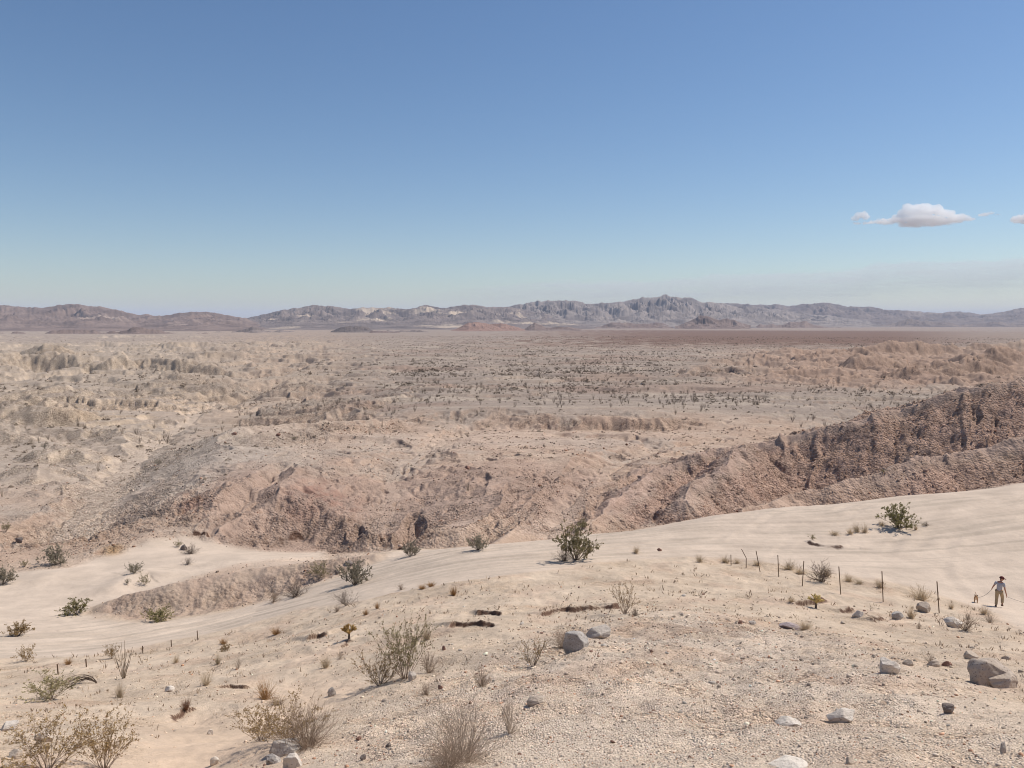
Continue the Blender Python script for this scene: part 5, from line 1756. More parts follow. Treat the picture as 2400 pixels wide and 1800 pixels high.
# ------------------------------------------------------------------ fence posts: T-section steel with studs
M_RUST = simple_mat('rusty brown steel', (.115, .072, .045), (.20, .13, .085), 12, .8)
for i, (u1, v1, u2, v2, label) in enumerate(POSTS):
    f = np.array(spots[n0 + i])
    D = f[1]
    a1, c1 = ray(u1, v1)
    top = np.array([a1 * D, D, c1 * D])
    b = bmesh.new()

    def bar(p, q, sx, sy, off=(0, 0)):
        """a straight bar of rectangular section from p to q"""
        ret = bmesh.ops.create_cube(b, size=1)['verts']
        for vtx in ret:
            tt = vtx.co.z + .5
            c = p + (q - p) * tt
            vtx.co = Vector((c[0] + vtx.co.x * sx + off[0], c[1] + vtx.co.y * sy + off[1], c[2]))
    foot = np.array([0, 0, -.35])
    tip = top - f
    if 'bent' in label:
        a3, c3 = ray(1749, 1308)
        kink = np.array([a3 * D, D, c3 * D]) - f
        legs = [(foot, kink), (kink, tip)]
    else:
        legs = [(foot, tip)]
    for p, q in legs:
        bar(p, q, .052, .012)
        bar(p, q, .012, .042, (0, .027))
        ln = np.linalg.norm(q - p)
        for s in np.arange(.12, ln - .03, .11):
            c = p + (q - p) * (s / ln)
            bar(c - np.array([0, 0, .012]), c + np.array([0, 0, .012]), .02, .02, (0, -.014))
    me = bpy.data.meshes.new('fence_post')
    b.to_mesh(me)
    b.free()
    link('fence_post', me, M_RUST, label=label, cat='fence post', group='rusty posts of the fence', loc=tuple(f))
n0 += len(POSTS)
PERSON, DOG, ARCH, CH1, CH2 = spots[n0:n0 + 5]

k = metres(1, ARCH)
o = link('dead_shrub', make_dead_arch(7), MW_DARK, label='arched dead shrub bending over to the left beside the nearest ocotillo', cat='shrub', loc=(ARCH[0], ARCH[1], ARCH[2]))
o.scale = (58 * k,) * 3
for sp, mat, w, label in ((CH1, MC_YELLOW, 27, 'yellow cholla cactus with a dark trunk at the broken bank by the fence'), (CH2, MC_ORANGE, 30, 'golden brown cholla cactus on the left of the near creosote pair')):
    wm, cm = make_cholla(int(w))
    root = link('cholla_cactus', None, label=label, cat='cactus', loc=sp)
    link('trunk', wm, MW_DARK, root)
    link('crown', cm, mat, root)
    root.scale = (w * metres(1, sp) / extent(cm)[0],) * 3

# ------------------------------------------------------------------ person and dogs
def skin_mesh(name, joints, bones, root, level=2):
    """one continuous surface grown round a skeleton: joints {key: (x, y, z, radius)}"""
    keys = list(joints)
    idx = {kk: i for i, kk in enumerate(keys)}
    me = bpy.data.meshes.new(name)
    me.from_pydata([joints[kk][:3] for kk in keys], [(idx[a], idx[b]) for a, b in bones], [])
    o = bpy.data.objects.new(name, me)
    COL.objects.link(o)
    sk = o.modifiers.new('s', 'SKIN')
    sk.use_smooth_shade = True
    ss = o.modifiers.new('d', 'SUBSURF')
    ss.levels = level
    for i, kk in enumerate(keys):
        rr_ = joints[kk][3]
        me.skin_vertices[0].data[i].radius = rr_ if isinstance(rr_, tuple) else (rr_, rr_)
        me.skin_vertices[0].data[i].use_root = (kk == root)
    dg = bpy.context.evaluated_depsgraph_get()
    out = bpy.data.meshes.new_from_object(o.evaluated_get(dg))
    out.name = name
    bpy.data.objects.remove(o)
    return out


def plain_mat(name, c, rough=.85):
    return simple_mat(name, tuple(q * .85 for q in c), tuple(q * 1.12 for q in c), 25, rough)


M_SKIN = plain_mat('skin', (.42, .22, .15), .6)
M_SHIRT = plain_mat('grey white cotton', (.38, .38, .42))
M_KHAKI = plain_mat('khaki cotton', (.42, .32, .20))
M_CAP = plain_mat('dark red cap cloth', (.10, .02, .02))
M_SHOE = plain_mat('brown shoe leather', (.16, .10, .07), .6)
M_HAIR = plain_mat('dark hair', (.045, .028, .02))
M_FUR = plain_mat('tan fur', (.36, .19, .085))
M_FURP = plain_mat('pale fur', (.66, .55, .42))
M_DARKF = plain_mat('dark fur', (.08, .05, .035))
M_CORD = plain_mat('grey woven leash', (.30, .27, .25))

J = dict(pelvis=(0, 0, .96, .13), belly=(0, .01, 1.1, .125), chest=(.01, .0, 1.3, .14), top=(.03, .0, 1.43, .10), neck=(.06, .01, 1.51, .052), jaw=(.085, .03, 1.575, .075), head=(.09, .03, 1.655, .098), crown=(.085, .02, 1.73, .065), nose=(.2, .05, 1.625, .016))
Bn = [('pelvis', 'belly'), ('belly', 'chest'), ('chest', 'top'), ('top', 'neck'), ('neck', 'jaw'), ('jaw', 'head'), ('head', 'crown'), ('head', 'nose')]
J.update(ls=(-.16, 0, 1.41, .058), le=(-.265, -.05, 1.20, .043), lw=(-.335, .0, 1.06, .030), lp=(-.355, .01, 1.01, .032))
J.update(rs=(.2, .0, 1.4, .058), re=(.265, -.04, 1.13, .043), rw=(.345, .01, .82, .030), rp=(.36, .02, .745, .032))
Bn += [('top', 'ls'), ('ls', 'le'), ('le', 'lw'), ('lw', 'lp'), ('top', 'rs'), ('rs', 're'), ('re', 'rw'), ('rw', 'rp')]
for sd_, px, pz in (('l', -.355, 1.01), ('r', .36, .745)):
    dx = -.006 if sd_ == 'l' else .01
    for f_, (oy, L) in enumerate(((.030, .068), (.010, .078), (-.010, .072), (-.030, .056))):
        J[sd_ + 'a%d' % f_] = (px + dx, .01 + oy, pz - .045, .010)
        J[sd_ + 'b%d' % f_] = (px + dx * 2, .01 + oy * 1.05, pz - .045 - L * .5, .0095)
        J[sd_ + 'c%d' % f_] = (px + dx * 2 - dx * 4, .01 + oy, pz - .045 - L * .8, .008)
        Bn += [(sd_ + 'p', sd_ + 'a%d' % f_), (sd_ + 'a%d' % f_, sd_ + 'b%d' % f_), (sd_ + 'b%d' % f_, sd_ + 'c%d' % f_)]
    J[sd_ + 't1'] = (px, .06, pz - .02, .011)
    J[sd_ + 't2'] = (px - dx * 2, .065, pz - .06, .009)
    Bn += [(sd_ + 'p', sd_ + 't1'), (sd_ + 't1', sd_ + 't2')]
LEG = dict(lh=(-.095, 0, .90, .095), lk=(-.11, .03, .50, .066), la=(-.12, -.01, .10, .045), lt=(-.14, .15, .045, .035),
           rh=(.095, .01, .90, .095), rk=(.15, .15, .55, .066), ra=(.165, .06, .20, .045), rt=(.19, .15, .08, .035))
J.update(LEG)
Bn += [('pelvis', 'lh'), ('lh', 'lk'), ('lk', 'la'), ('la', 'lt'), ('pelvis', 'rh'), ('rh', 'rk'), ('rk', 'ra'), ('ra', 'rt')]
kP = metres(1, PERSON)
person = link('person', None, label='person in grey T-shirt, khaki trousers and dark red cap walking a dog on the sand', cat='person', loc=(PERSON[0], PERSON[1], PERSON[2] - .02))
person.rotation_euler = (0, 0, -R(40))
HEAD = 62 * kP / 1.79
person.scale = (HEAD,) * 3
link('body', skin_mesh('body', J, Bn, 'pelvis'), M_SKIN, person)
sh = {kk: (*J[kk][:3], J[kk][3] * q) for kk, q in (('pelvis', 1.14), ('belly', 1.16), ('chest', 1.14), ('top', 1.2), ('ls', 1.35), ('rs', 1.35))}
sh['pelvis'] = (0, 0, .93, .15)
sh['le2'] = (-.24, -.03, 1.26, .062)
sh['re2'] = (.25, -.03, 1.2, .062)
link('t_shirt', skin_mesh('t_shirt', sh, [('pelvis', 'belly'), ('belly', 'chest'), ('chest', 'top'), ('top', 'ls'), ('ls', 'le2'), ('top', 'rs'), ('rs', 're2')], 'pelvis'), M_SHIRT, person)
tr = {kk: (*J[kk][:3], r_) for kk, r_ in (('lh', .118), ('lk', .088), ('rh', .118), ('rk', .088))}
tr['pelvis'] = (0, 0, .95, .142)
tr['la'] = (-.12, 0, .10, .078)
tr['ra'] = (.163, .065, .23, .078)
link('trousers', skin_mesh('trousers', tr, [('pelvis', 'lh'), ('lh', 'lk'), ('lk', 'la'), ('pelvis', 'rh'), ('rh', 'rk'), ('rk', 'ra')], 'pelvis'), M_KHAKI, person)
for s_ in 'lr':
    a_, t_ = J[s_ + 'a'], J[s_ + 't']
    link('shoe', skin_mesh('shoe', {'h': (a_[0], a_[1] - .03, a_[2] - .045, .05), 'm': (*a_[:2], a_[2] - .03, .052), 't': (t_[0] * 1.0, t_[1] + .02, t_[2] + .005, .042)}, [('h', 'm'), ('m', 't')], 'm'), M_SHOE, person)
# cap: a dome with a peak to the right, the way the head is turned
b = bmesh.new()
bmesh.ops.create_uvsphere(b, u_segments=24, v_segments=14, radius=.122)
bmesh.ops.delete(b, geom=[q for q in b.verts if q.co.z < -.012], context='VERTS')
for q in b.verts:
    q.co = Vector((q.co.x * 1.02 + .088, q.co.y * .93 + .03, q.co.z * .9 + 1.685))
cme = bpy.data.meshes.new('cap')
b.to_mesh(cme)
b.free()
cap = link('cap', cme, M_CAP, person)
b = bmesh.new()
for zz in (1.678, 1.686):
    pts = [b.verts.new((.088 + .10 * math.cos(a) + (.115 * max(0, math.cos(a)) ** .6), .03 + .098 * math.sin(a), zz - .035 * max(0, math.cos(a)) ** 2)) for a in np.linspace(-1.3, 1.3, 15)]
    b.faces.new(pts if zz > 1.68 else pts[::-1])
b.verts.ensure_lookup_table()
for i in range(15):
    j = (i + 1) % 15
    b.faces.new((b.verts[i], b.verts[j], b.verts[15 + j], b.verts[15 + i]))
vme = bpy.data.meshes.new('peak')
b.to_mesh(vme)
b.free()
link('peak', vme, M_CAP, cap)
link('hair', skin_mesh('hair', {'a': (.03, .02, 1.66, .075), 'b': (.05, .02, 1.60, .062), 'c': (.06, -.035, 1.64, .06), 'd': (.06, .075, 1.64, .06)}, [('a', 'b'), ('a', 'c'), ('a', 'd')], 'a'), M_HAIR, person)
for yy in (-.005, .085):
    b = bmesh.new()
    bmesh.ops.create_uvsphere(b, u_segments=8, v_segments=6, radius=.014)
    for q in b.verts:
        q.co += Vector((.172, yy, 1.655))
    eme = bpy.data.meshes.new('eye')
    b.to_mesh(eme)
    b.free()
    link('eye', eme, M_HAIR, person)


def make_dog(loc, rot, size, label):
    """small dog, standing, about 0.42 m at the ears"""
    jt = dict(hip=(0, -.17, .24, .062), waist=(0, -.06, .235, .062), chest=(0, .08, .24, .078), neck=(0, .15, .30, .050), skull=(0, .19, .355, .056), muzzle=(0, .255, .335, .028), nose=(0, .285, .333, .018),
              el=(-.045, .19, .395, .022), et=(-.075, .185, .44, .008), er=(.045, .19, .395, .022), eu=(.075, .185, .44, .008), t1=(0, -.24, .29, .018), t2=(0.02, -.29, .37, .013), t3=(.03, -.27, .42, .008))
    bn_ = [('hip', 'waist'), ('waist', 'chest'), ('chest', 'neck'), ('neck', 'skull'), ('skull', 'muzzle'), ('muzzle', 'nose'), ('skull', 'el'), ('el', 'et'), ('skull', 'er'), ('er', 'eu'), ('hip', 't1'), ('t1', 't2'), ('t2', 't3')]
    for s_, sx in (('l', -1), ('r', 1)):
        jt.update({s_ + 'f1': (sx * .055, .09, .17, .034), s_ + 'f2': (sx * .058, .085, .09, .020), s_ + 'f3': (sx * .058, .10, .018, .020), s_ + 'f4': (sx * .058, .125, .014, .016),
                   s_ + 'h1': (sx * .058, -.14, .17, .040), s_ + 'h2': (sx * .060, -.215, .095, .020), s_ + 'h3': (sx * .060, -.195, .018, .019), s_ + 'h4': (sx * .060, -.165, .014, .016)})
        bn_ += [('chest', s_ + 'f1'), (s_ + 'f1', s_ + 'f2'), (s_ + 'f2', s_ + 'f3'), (s_ + 'f3', s_ + 'f4'), ('hip', s_ + 'h1'), (s_ + 'h1', s_ + 'h2'), (s_ + 'h2', s_ + 'h3'), (s_ + 'h3', s_ + 'h4')]
    root = link('dog', None, label=label, cat='dog', loc=loc)
    root.rotation_euler = (0, 0, rot)
    root.scale = (size,) * 3
    m = M_FUR
    me = skin_mesh('body', jt, bn_, 'chest')
    me.materials.clear()
    for q in (M_FUR, M_FURP, M_DARKF):
        me.materials.append(q)
    for f in me.polygons:
        c = f.center
        if c.z > .40 and c.y > .1:
            f.material_index = 2
        elif c.y > .10 and c.z < .27 and abs(c.x) < .045 or (c.y > .23 and c.z < .335) or (abs(c.x) < .03 and c.z < .2):
            f.material_index = 1
    me2 = me
    link('body', me2, None, root)
    return root


kD = metres(1, DOG)
make_dog((DOG[0], DOG[1], DOG[2]), R(149), 18 * kD / .43, 'small tan dog with dark ears on a leash, left of the walking person')


def leash(pts, label):
    w = Wood()
    w.tube(np.array(pts), np.full(len(pts), .011), 5)
    link('leash', w.mesh('leash'), M_CORD, label=label, cat='leash')


def hand(j):
    c, s = math.cos(-R(40)), math.sin(-R(40))
    x, y, z = J[j][0] * HEAD, J[j][1] * HEAD, (J[j][2] - .05) * HEAD
    return np.array([PERSON[0] + x * c - y * s, PERSON[1] + x * s + y * c, PERSON[2] + z - .02])


a0 = hand('lp')
a1 = np.array([DOG[0] + .04, DOG[1] - .15, DOG[2] + .30 * 18 * kD / .43])
tt = np.linspace(0, 1, 14)[:, None]
leash(a0 * (1 - tt) + a1 * tt - np.array([0, 0, 1]) * .35 * (tt * (1 - tt)) * 1.4, 'grey leash drooping from the walking person\'s left hand to the small dog')
a0 = hand('rp')
a1 = np.array([a0[0] + 2.6, a0[1] + .6, float(height(np.array([a0[0] + 2.6]), np.array([a0[1] + .6]))[0]) + .12])
leash(a0 * (1 - tt) + a1 * tt - np.array([0, 0, 1]) * .2 * (tt * (1 - tt)), 'second leash running from the walking person\'s right hand out of the picture')

# ------------------------------------------------------------------ scattered growth
def low_shrub(seed):
    rg = np.random.default_rng(seed)
    lf = Leaves()
    for i in range(26):
        d = rnd_dir(rg)
        d[2] = abs(d[2]) * .9 + .1
        p = d * np.array([.5, .5, .75]) * rg.uniform(.3, .95)
        q = d + rnd_dir(rg) * .7
        q /= np.linalg.norm(q)
        lf.leaf(p, q * .34, .11, rnd_dir(rg))
    for i in range(7):
        d = rnd_dir(rg)
        d[2] = abs(d[2]) + .4
        d /= np.linalg.norm(d)
        lf.leaf(np.array([0, 0, -.04]), d * .85, .03, rnd_dir(rg))
    V_ = np.array(lf.V)
    return V_, np.array(lf.Q)


def low_ocotillo(seed):
    rg = np.random.default_rng(seed)
    lf = Leaves()
    for i in range(9):
        a = i * 2.4 + rg.uniform(-.5, .5)
        t = rg.uniform(.08, .5)
        d = np.array([math.sin(t) * math.cos(a), math.sin(t) * math.sin(a), math.cos(t)])
        for n_ in (np.array([1., 0, .1]), np.array([0, 1., .1])):
            lf.leaf(np.array([0, 0, -.03]), d * rg.uniform(.7, 1.05), .016, n_)
    return np.array(lf.V), np.array(lf.Q)


SH = [low_shrub(s) for s in range(5)]
OC = [low_ocotillo(s) for s in range(5)]
M_SCRUB = simple_mat('dark desert scrub', (.19, .145, .105), (.31, .245, .18), .05)
M_SCRUB.node_tree.nodes['Principled BSDF'].inputs['Roughness'].default_value = 1.0
rng = np.random.default_rng(99)
N = 100000
s_az = rng.uniform(-R(35), R(35), N)
s_r = np.exp(np.log(100) + rng.random(N) ** .55 * (np.log(2400) - np.log(100)))
sx, sy = np.sin(s_az) * s_r, np.cos(s_az) * s_r
sz, sm = chunked(sx, sy, True)
ez = chunked(sx + s_r * .004, sy)
ew = chunked(sx, sy + s_r * .004)
sl = np.sqrt((ez - sz) ** 2 + (ew - sz) ** 2) / (s_r * .004)
clump = sstep(-.5, .6, fbm(sx / 45, sy / 70, 3, 800))
plainw = sstep(238, 300, s_r) * sstep(750, 1000, sm['u']) * (1 - sm['br']) * (.16 + .84 * clump) * (.45 + .55 * sstep(320, 520, s_r))
wgt = plainw + (1 - sstep(238, 300, s_r)) * .10 * (sm['sand'] < .1) + sm['bl'] * .22 * clump + sm['br'] * .06 + .16 * sstep(900, 300, sm['u']) * sstep(120, 200, s_r)
keep = rng.random(N) < wgt * (sl < .45)
ix = np.nonzero(keep)[0]
is_oco = (rng.random(len(ix)) < .2) & (s_r[ix] > 240)
size = np.where(is_oco, rng.uniform(1.2, 3.2, len(ix)), np.clip(rng.lognormal(-.85, .5, len(ix)), .16, 1.5) * np.clip(s_r[ix] / 320, .5, 1.5))
app = size / s_r[ix]
print('scrub', len(ix), int(is_oco.sum()))


def proto(V_, Q_, name, mat):
    me = mesh_from_arrays(name, V_, quads=Q_)
    me.materials.append(mat)
    return me


SHm = [proto(*q, 'desert_shrub', M_SCRUB) for q in SH]
OCm = [proto(*q, 'ocotillo', M_OCO) for q in OC]
restV, restQ, nv = [], [], 0
for oc in (True, False):
    sel = np.nonzero(is_oco == oc)[0]
    sel = sel[np.argsort(-app[sel])]
    LIM = 270 if oc else 290
    for n_, q in enumerate(sel):
        i = ix[q]
        h = size[q]
        wv = h * rng.uniform(.75, 1.1) if oc else h * rng.uniform(1.0, 1.9)
        a = rng.uniform(0, 6.28)
        if n_ < LIM:
            me = (OCm if oc else SHm)[int(rng.integers(5))]
            d_ = s_r[i]
            if oc:
                lab, grp = ('small ocotillo of bare wands dotted over the middle plain beyond the clay hills', 'ocotillos on the plain')
            elif d_ < 238:
                lab, grp = ('small dark shrub on the eroded clay hills beyond the sandy track', 'shrubs on the clay hills')
            else:
                lab, grp = ('small dark shrub dotted over the flats beyond the clay hills', 'shrubs on the flats')
            o = link('ocotillo' if oc else 'desert_shrub', me, label=lab, cat='ocotillo' if oc else 'shrub', group=grp, loc=(sx[i], sy[i], sz[i] - .03))
            o.scale = (wv, wv, h)
            o.rotation_euler = (0, 0, a)
        else:
            V_, Q_ = (OC if oc else SH)[int(rng.integers(5))]
            c, s = math.cos(a), math.sin(a)
            X = V_ * np.array([wv, wv, h])
            restV.append(np.stack([X[:, 0] * c - X[:, 1] * s + sx[i], X[:, 0] * s + X[:, 1] * c + sy[i], X[:, 2] + sz[i] - .03], 1))
            restQ.append(Q_ + nv)
            nv += len(V_)
link('scrub', mesh_from_arrays('scrub', np.concatenate(restV), quads=np.concatenate(restQ)), M_SCRUB, label='dark scrub speckling the far plain in countless dots', cat='scrub', kind='stuff')
print('scrub done', round(time.time() - T0, 1))

# ------------------------------------------------------------------ loose stones
ICO0 = ico(1)
ICO1 = ico(2)


def stone_proto(seed, src=ICO0):
    r = np.random.default_rng(seed)
    v, t = src
    v = v.copy()
    for k_ in range(5):
        n_ = rnd_dir(r)
        d_ = r.uniform(.45, .85)
        s_ = v @ n_
        m_ = s_ > d_
        v[m_] -= np.outer(s_[m_] - d_, n_)
    return v * r.uniform(.7, 1.15, 3), t


PRO = [stone_proto(s) for s in range(12)]


def stone_field(name, x, y, z, size, tone, label, cat, alb):
    """thousands of stones as one body"""
    n = len(x)
    pv_ = np.stack([p[0] for p in PRO])
    tri = PRO[0][1]
    kk_ = pv_.shape[1]
    r = np.random.default_rng(3)
    pick = r.integers(0, len(PRO), n)
    X = pv_[pick] * size[:, None, None] * .5
    X[:, :, 2] *= r.uniform(.5, .9, n)[:, None]
    a = r.uniform(0, 6.28, n)
    c, s = np.cos(a)[:, None], np.sin(a)[:, None]
    W_ = np.stack([X[:, :, 0] * c - X[:, :, 1] * s + x[:, None], X[:, :, 0] * s + X[:, :, 1] * c + y[:, None], X[:, :, 2] + (z + size * .12)[:, None]], 2)
    T_ = tri[None] + (np.arange(n) * kk_)[:, None, None]
    me = mesh_from_arrays(name, W_.reshape(-1, 3), tris=T_.reshape(-1, 3))
    add_color(me, 'albedo', np.repeat(np.clip(alb * tone, .03, .8), kk_, axis=0))
    return link(name, me, M_STONE, label=label, cat=cat, kind='stuff')


m_, nt_, b_ = new_mat('loose stones')
at_ = nt_.nodes.new('ShaderNodeAttribute')
at_.attribute_name = 'albedo'
co_ = nt_.nodes.new('ShaderNodeNewGeometry').outputs['Position']
nt_.links.new(mixc(nt_, 'MULTIPLY', 1.0, at_.outputs['Color'], ramp(nt_, noisen(nt_, co_, 30, 3), [(.3, .85), (.7, 1.12)])), b_.inputs['Base Color'])
M_STONE = m_


def tones(n, r):
    base = r.lognormal(0, .20, n)[:, None] * np.array([[1., 1, 1]])
    red = r.random(n) < .12
    base[red] *= np.array([.85, .62, .52])
    pale = r.random(n) < .07
    base[pale] *= np.array([1.25, 1.28, 1.3])
    dark = r.random(n) < .07
    base[dark] *= .55
    return base


rng = np.random.default_rng(17)
N = 75000
g_az = rng.uniform(-R(35.5), R(35.5), N)
g_r = np.exp(rng.uniform(math.log(4.5), math.log(46), N))
gx, gy = np.sin(g_az) * g_r, np.cos(g_az) * g_r
ghz, ghm = chunked(gx, gy, True)
cl = fbm(gx / 2.2, gy / 2.2, 3, 900)
wgt = (1 - ghm['sand']) * (1 - .93 * ghm['hollow']) * np.clip(.16 + .84 * ghm['gravel'] + .12 * cl, 0, 1) * np.clip(.75 + .8 * cl, .15, 1)
kp = np.nonzero(rng.random(N) < wgt)[0]
gs = g_r[kp] * rng.lognormal(-6.35, .5, len(kp))
gs = np.clip(gs, .008, .16)
al = albedo_of(gx[kp], gy[kp], ghz[kp], {a_: b_q[kp] for a_, b_q in ghm.items()}, np.full(len(kp), .2))
stone_field('gravel', gx[kp], gy[kp], ghz[kp], gs, tones(len(kp), rng), 'loose pale gravel covering the near slope', 'gravel', al)
N = 110000
g_az = rng.uniform(-R(35.5), R(35.5), N)
g_r = np.exp(rng.uniform(math.log(62), math.log(235), N))
gx, gy = np.sin(g_az) * g_r, np.cos(g_az) * g_r
ghz, ghm = chunked(gx, gy, True)
cl = fbm(gx / 7, gy / 7, 3, 910)
far_ = sstep(84, 90, g_r)
wgt = (1 - ghm['sand']) * np.clip(.12 + .7 * cl + .6 * ghm['face'], .02, 1) * (1 - .6 * sstep(750, 500, ghm['u']) * sstep(112, 130, g_r)) * (1 - .85 * ghm['wash']) * np.maximum(far_, .8 * sstep(950, 800, ghm['u']) * sstep(64, 66, g_r))
kp = np.nonzero(rng.random(N) < wgt)[0]
gs = np.clip(g_r[kp] * rng.lognormal(-6.65, .5, len(kp)), .05, .8)
al = albedo_of(gx[kp], gy[kp], ghz[kp], {a_: b_q[kp] for a_, b_q in ghm.items()}, np.full(len(kp), .5))
stone_field('rubble', gx[kp], gy[kp], ghz[kp], gs, tones(len(kp), rng) * .92, 'broken stones strewn over the clay hills and ridges', 'rubble', al)
print('stones done', round(time.time() - T0, 1))

# countable stones: the largest loose ones of the near slope
MES = []
for s in range(14):
    v_, t_ = rock_shape(400 + s, 2, 8, .05)
    MES.append((v_, t_))
CACHE = {}
KINDS_ = [('tan', .42, 'small tan stone lying loose on the near slope', 'loose tan stones'), ('white', .18, 'small whitish stone lying loose on the near slope', 'loose whitish stones'), ('red', .22, 'small rusty stone lying loose on the near slope', 'loose rusty stones'), ('dark', .08, 'small dark stone lying loose on the near slope', 'loose dark stones'), ('grey', .10, 'small grey stone lying loose on the near slope', 'loose grey stones')]
N = 2600
g_az = rng.uniform(-R(33), R(33), N)
g_r = np.exp(rng.uniform(math.log(7), math.log(44), N))
gx, gy = np.sin(g_az) * g_r, np.cos(g_az) * g_r
ghz, ghm = chunked(gx, gy, True)
wgt = (1 - ghm['sand']) * np.clip(.2 + .8 * ghm['gravel'], 0, 1) * (1 - .85 * ghm['hollow'])
kp = np.nonzero(rng.random(N) < wgt * .5)[0][:280]
pr = np.array([q[1] for q in KINDS_])
for i in kp:
    key, _, lab, grp = KINDS_[int(rng.choice(len(KINDS_), p=pr))]
    s = int(rng.integers(14))
    if (s, key) not in CACHE:
        me = mesh_from_arrays('stone', MES[s][0], tris=MES[s][1], smooth=False)
        me.materials.append(SM[key])
        CACHE[(s, key)] = me
    sz_ = g_r[i] / F * rng.lognormal(1.95, .32)
    o = link('stone', CACHE[(s, key)], label=lab, cat='stone', group=grp, loc=(gx[i], gy[i], ghz[i] + sz_ * .12))
    o.scale = (sz_, sz_ * rng.uniform(.6, .9), sz_ * rng.uniform(.4, .75))
    o.rotation_euler = (rng.uniform(-.3, .3), rng.uniform(-.3, .3), rng.uniform(0, 6.28))

# ------------------------------------------------------------------ dry stubble between the fence and the gravel
N = 5200
rng = np.random.default_rng(41)
g_az = rng.uniform(-R(34), R(34), N)
g_r = np.exp(rng.uniform(math.log(14), math.log(60), N))
gx, gy = np.sin(g_az) * g_r, np.cos(g_az) * g_r
ghz, ghm = chunked(gx, gy, True)
cl = fbm(gx / 6, gy / 6, 3, 920)
wgt = (1 - ghm['sand']) * (1 - .85 * ghm['gravel']) * (1 - ghm['hollow']) * np.clip(.22 + .5 * cl, .02, 1)
kp = np.nonzero(rng.random(N) < wgt)[0]
lf = Leaves()
for i in kp:
    h_ = g_r[i] / F * rng.uniform(4, 13)
    for q in range(5):
        d = np.array([rng.normal() * .4, rng.normal() * .4, 1.0])
        lf.leaf(np.array([gx[i], gy[i], ghz[i] - .01]) + rng.normal(size=3) * np.array([.3, .3, 0]) * h_, d * h_ * rng.uniform(.5, 1), h_ * .05 + g_r[i] / F * .25, rnd_dir(rng))
link('dry_stubble', lf.mesh('dry_stubble'), MG_STUB, label='thin dry grass stubble scattered over the near slope', cat='grass', kind='stuff')

# ------------------------------------------------------------------ clouds
from mathutils import noise as mnoise
M_CLOUD = bpy.data.materials.new('cloud vapour')
M_CLOUD.use_nodes = True
nt_ = M_CLOUD.node_tree
for n_ in list(nt_.nodes):
    if n_.type == 'BSDF_PRINCIPLED':
        nt_.nodes.remove(n_)
pv = nt_.nodes.new('ShaderNodeVolumePrincipled')
pv.inputs['Color'].default_value = (1, 1, 1, 1)
pv.inputs['Density'].default_value = .009
pv.inputs['Anisotropy'].default_value = 0.0
nt_.links.new(pv.outputs[0], nt_.nodes['Material Output'].inputs['Volume'])


def cloud(puffs, D, label, seed, vox=16):
    b = bmesh.new()
    for u, v, ru, rv in puffs:
        q = P(u, v, D)
        k_ = D / F
        vs = bmesh.ops.create_icosphere(b, subdivisions=3, radius=1)['verts']
        for p in vs:
            p.co = Vector((p.co.x * ru * k_ + q[0], p.co.y * ru * k_ * .8 + q[1], p.co.z * rv * k_ + q[2]))
    me = bpy.data.meshes.new('cloud')
    b.to_mesh(me)
    b.free()
    o = bpy.data.objects.new('cloud', me)
    COL.objects.link(o)
    rm = o.modifiers.new('r', 'REMESH')
    rm.mode = 'VOXEL'
    rm.voxel_size = vox
    out = bpy.data.meshes.new_from_object(o.evaluated_get(bpy.context.evaluated_depsgraph_get()))
    bpy.data.objects.remove(o)
    nv_ = len(out.vertices)
    co = np.zeros(nv_ * 3, np.float32)
    no = np.zeros(nv_ * 3, np.float32)
    out.vertices.foreach_get('co', co)
    out.vertices.foreach_get('normal', no)
    co = co.reshape(-1, 3).astype(float)
    no = no.reshape(-1, 3)
    d_ = np.zeros(nv_)
    for f_, a_ in ((1 / 260., 60), (1 / 110., 30), (1 / 50., 16), (1 / 24., 9)):
        d_ += a_ * np.array([.42 - abs(mnoise.noise(Vector(p_) * f_ + Vector((seed * 7, 3, 1)))) * 1.6 for p_ in co])
    co += no * d_[:, None]
    out.vertices.foreach_set('co', co.astype(np.float32).ravel())
    out.materials.clear()
    out.name = 'cloud'
    return link('cloud', out, M_CLOUD, label=label, cat='cloud')


cloud([(2132, 488, 17, 10), (2160, 486, 24, 8), (2186, 491, 24, 9), (2128, 499, 22, 9), (2165, 499, 36, 10), (2208, 500, 26, 10), (2238, 510, 26, 6), (2262, 512, 18, 3.5), (2108, 508, 16, 6), (2160, 515, 52, 7), (2095, 518, 32, 4), (2062, 520, 26, 3.5), (2038, 522, 16, 2.5), (2140, 525, 30, 5), (2195, 522, 34, 4.5), (2225, 517, 30, 4), (2280, 513, 12, 1.6), (2010, 523, 10, 1.6), (2092, 512, 10, 2)], 14000, 'white puffy cloud with a flat base floating above the horizon, largest in the sky', 3)
cloud([(2019, 505, 15, 7), (2006, 511, 9, 5), (2032, 509, 11, 4)], 14000, 'small white puff of cloud at the left end of the largest cloud', 4, 14)
cloud([(2398, 514, 26, 7), (2412, 502, 16, 12), (2440, 506, 36, 14)], 14000, 'white cloud cut by the right edge of the picture', 5)

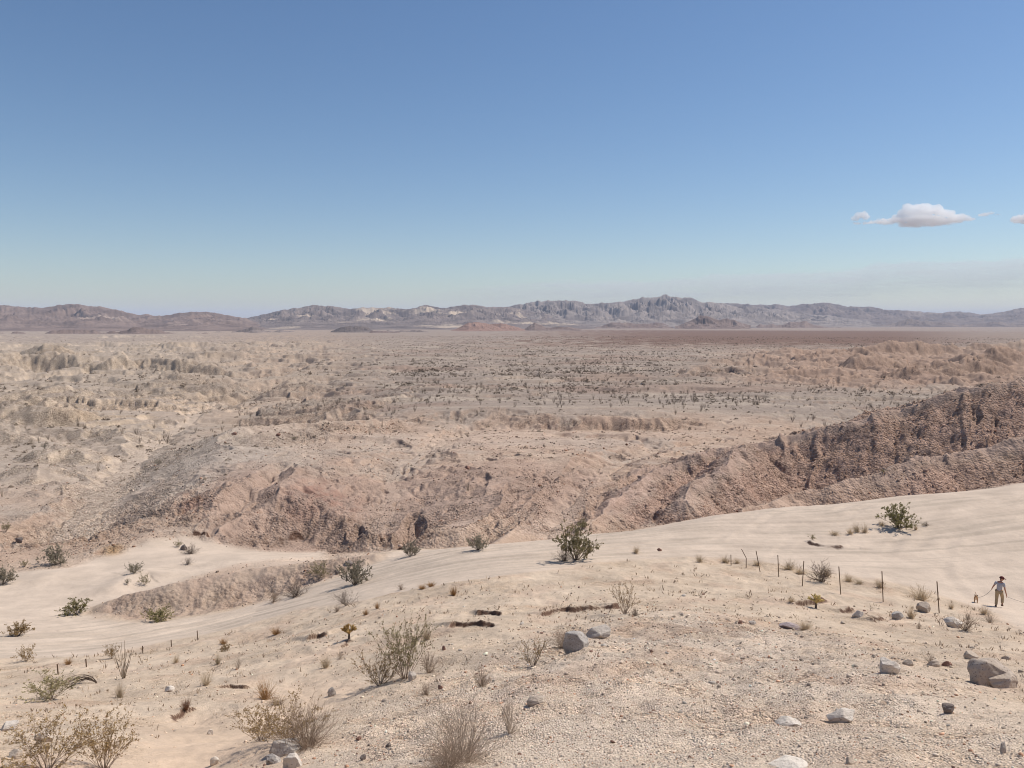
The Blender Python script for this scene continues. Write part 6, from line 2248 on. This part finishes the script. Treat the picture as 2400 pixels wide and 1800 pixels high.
cloud([(2305, 503, 12, 1.6), (2322, 500, 14, 1.4), (2338, 502, 9, 1.2)], 14000, 'faint thin wisp of cloud just right of the largest cloud', 6, 9)
# a long veil of cloud low over the mountains on the right: thickness wanders
un = np.linspace(900, 2900, 260)
vn = np.linspace(585, 720, 60)
UU, VV = np.meshgrid(un, vn, indexing='ij')
topv = np.interp(UU, [900, 1100, 1300, 1500, 1700, 1900, 2020, 2050, 2200, 2400, 2900], [690, 668, 654, 652, 638, 634, 625, 614, 612, 600, 590]) + 5 * fbm(UU / 60, UU * 0 + 1.5, 3, 950)
dep = (VV - topv)
th = sstep(0, 14, dep) * (1 - sstep(35, 95, dep)) * (1.0 + .55 * fbm(UU / 170, VV / 9, 4, 960)) * sstep(900, 1500, UU) + .12 * sstep(5, 30, dep)
th = np.clip(th, 0, None) * sstep(718, 690, VV)
Dv = 52000.0
aa = (UU - 1200) / F
bb = (900 - VV) / F
yy = CP + bb * SP
Xv = aa / yy * Dv
Zv = (-SP + bb * CP) / yy * Dv
half = th * 1100 + 4
front = np.stack([Xv, np.full(Xv.shape, Dv) - half, Zv], -1).reshape(-1, 3)
back = np.stack([Xv, np.full(Xv.shape, Dv) + half, Zv], -1).reshape(-1, 3)
nA, nB = UU.shape
qf = grid_quads(nA, nB)
nf = nA * nB
rim = [i * nB for i in range(nA)] + [(nA - 1) * nB + j for j in range(1, nB)] + [i * nB + nB - 1 for i in range(nA - 2, -1, -1)] + [j for j in range(nB - 2, 0, -1)]
rq = np.array([(rim[i], rim[(i + 1) % len(rim)], rim[(i + 1) % len(rim)] + nf, rim[i] + nf) for i in range(len(rim))])
vme = mesh_from_arrays('cloud', np.concatenate([front, back]), quads=np.concatenate([qf, qf[:, ::-1] + nf, rq])[:, ::-1])
M_VEIL = M_CLOUD.copy()
M_VEIL.name = 'thin cloud vapour'
[q for q in M_VEIL.node_tree.nodes if q.type == 'PRINCIPLED_VOLUME'][0].inputs['Density'].default_value = .00028
link('cloud', vme, M_VEIL, label='long thin veil of pale cloud stretching low above the mountains on the right', cat='cloud')
print('all done', round(time.time() - T0, 1), len(bpy.data.objects))
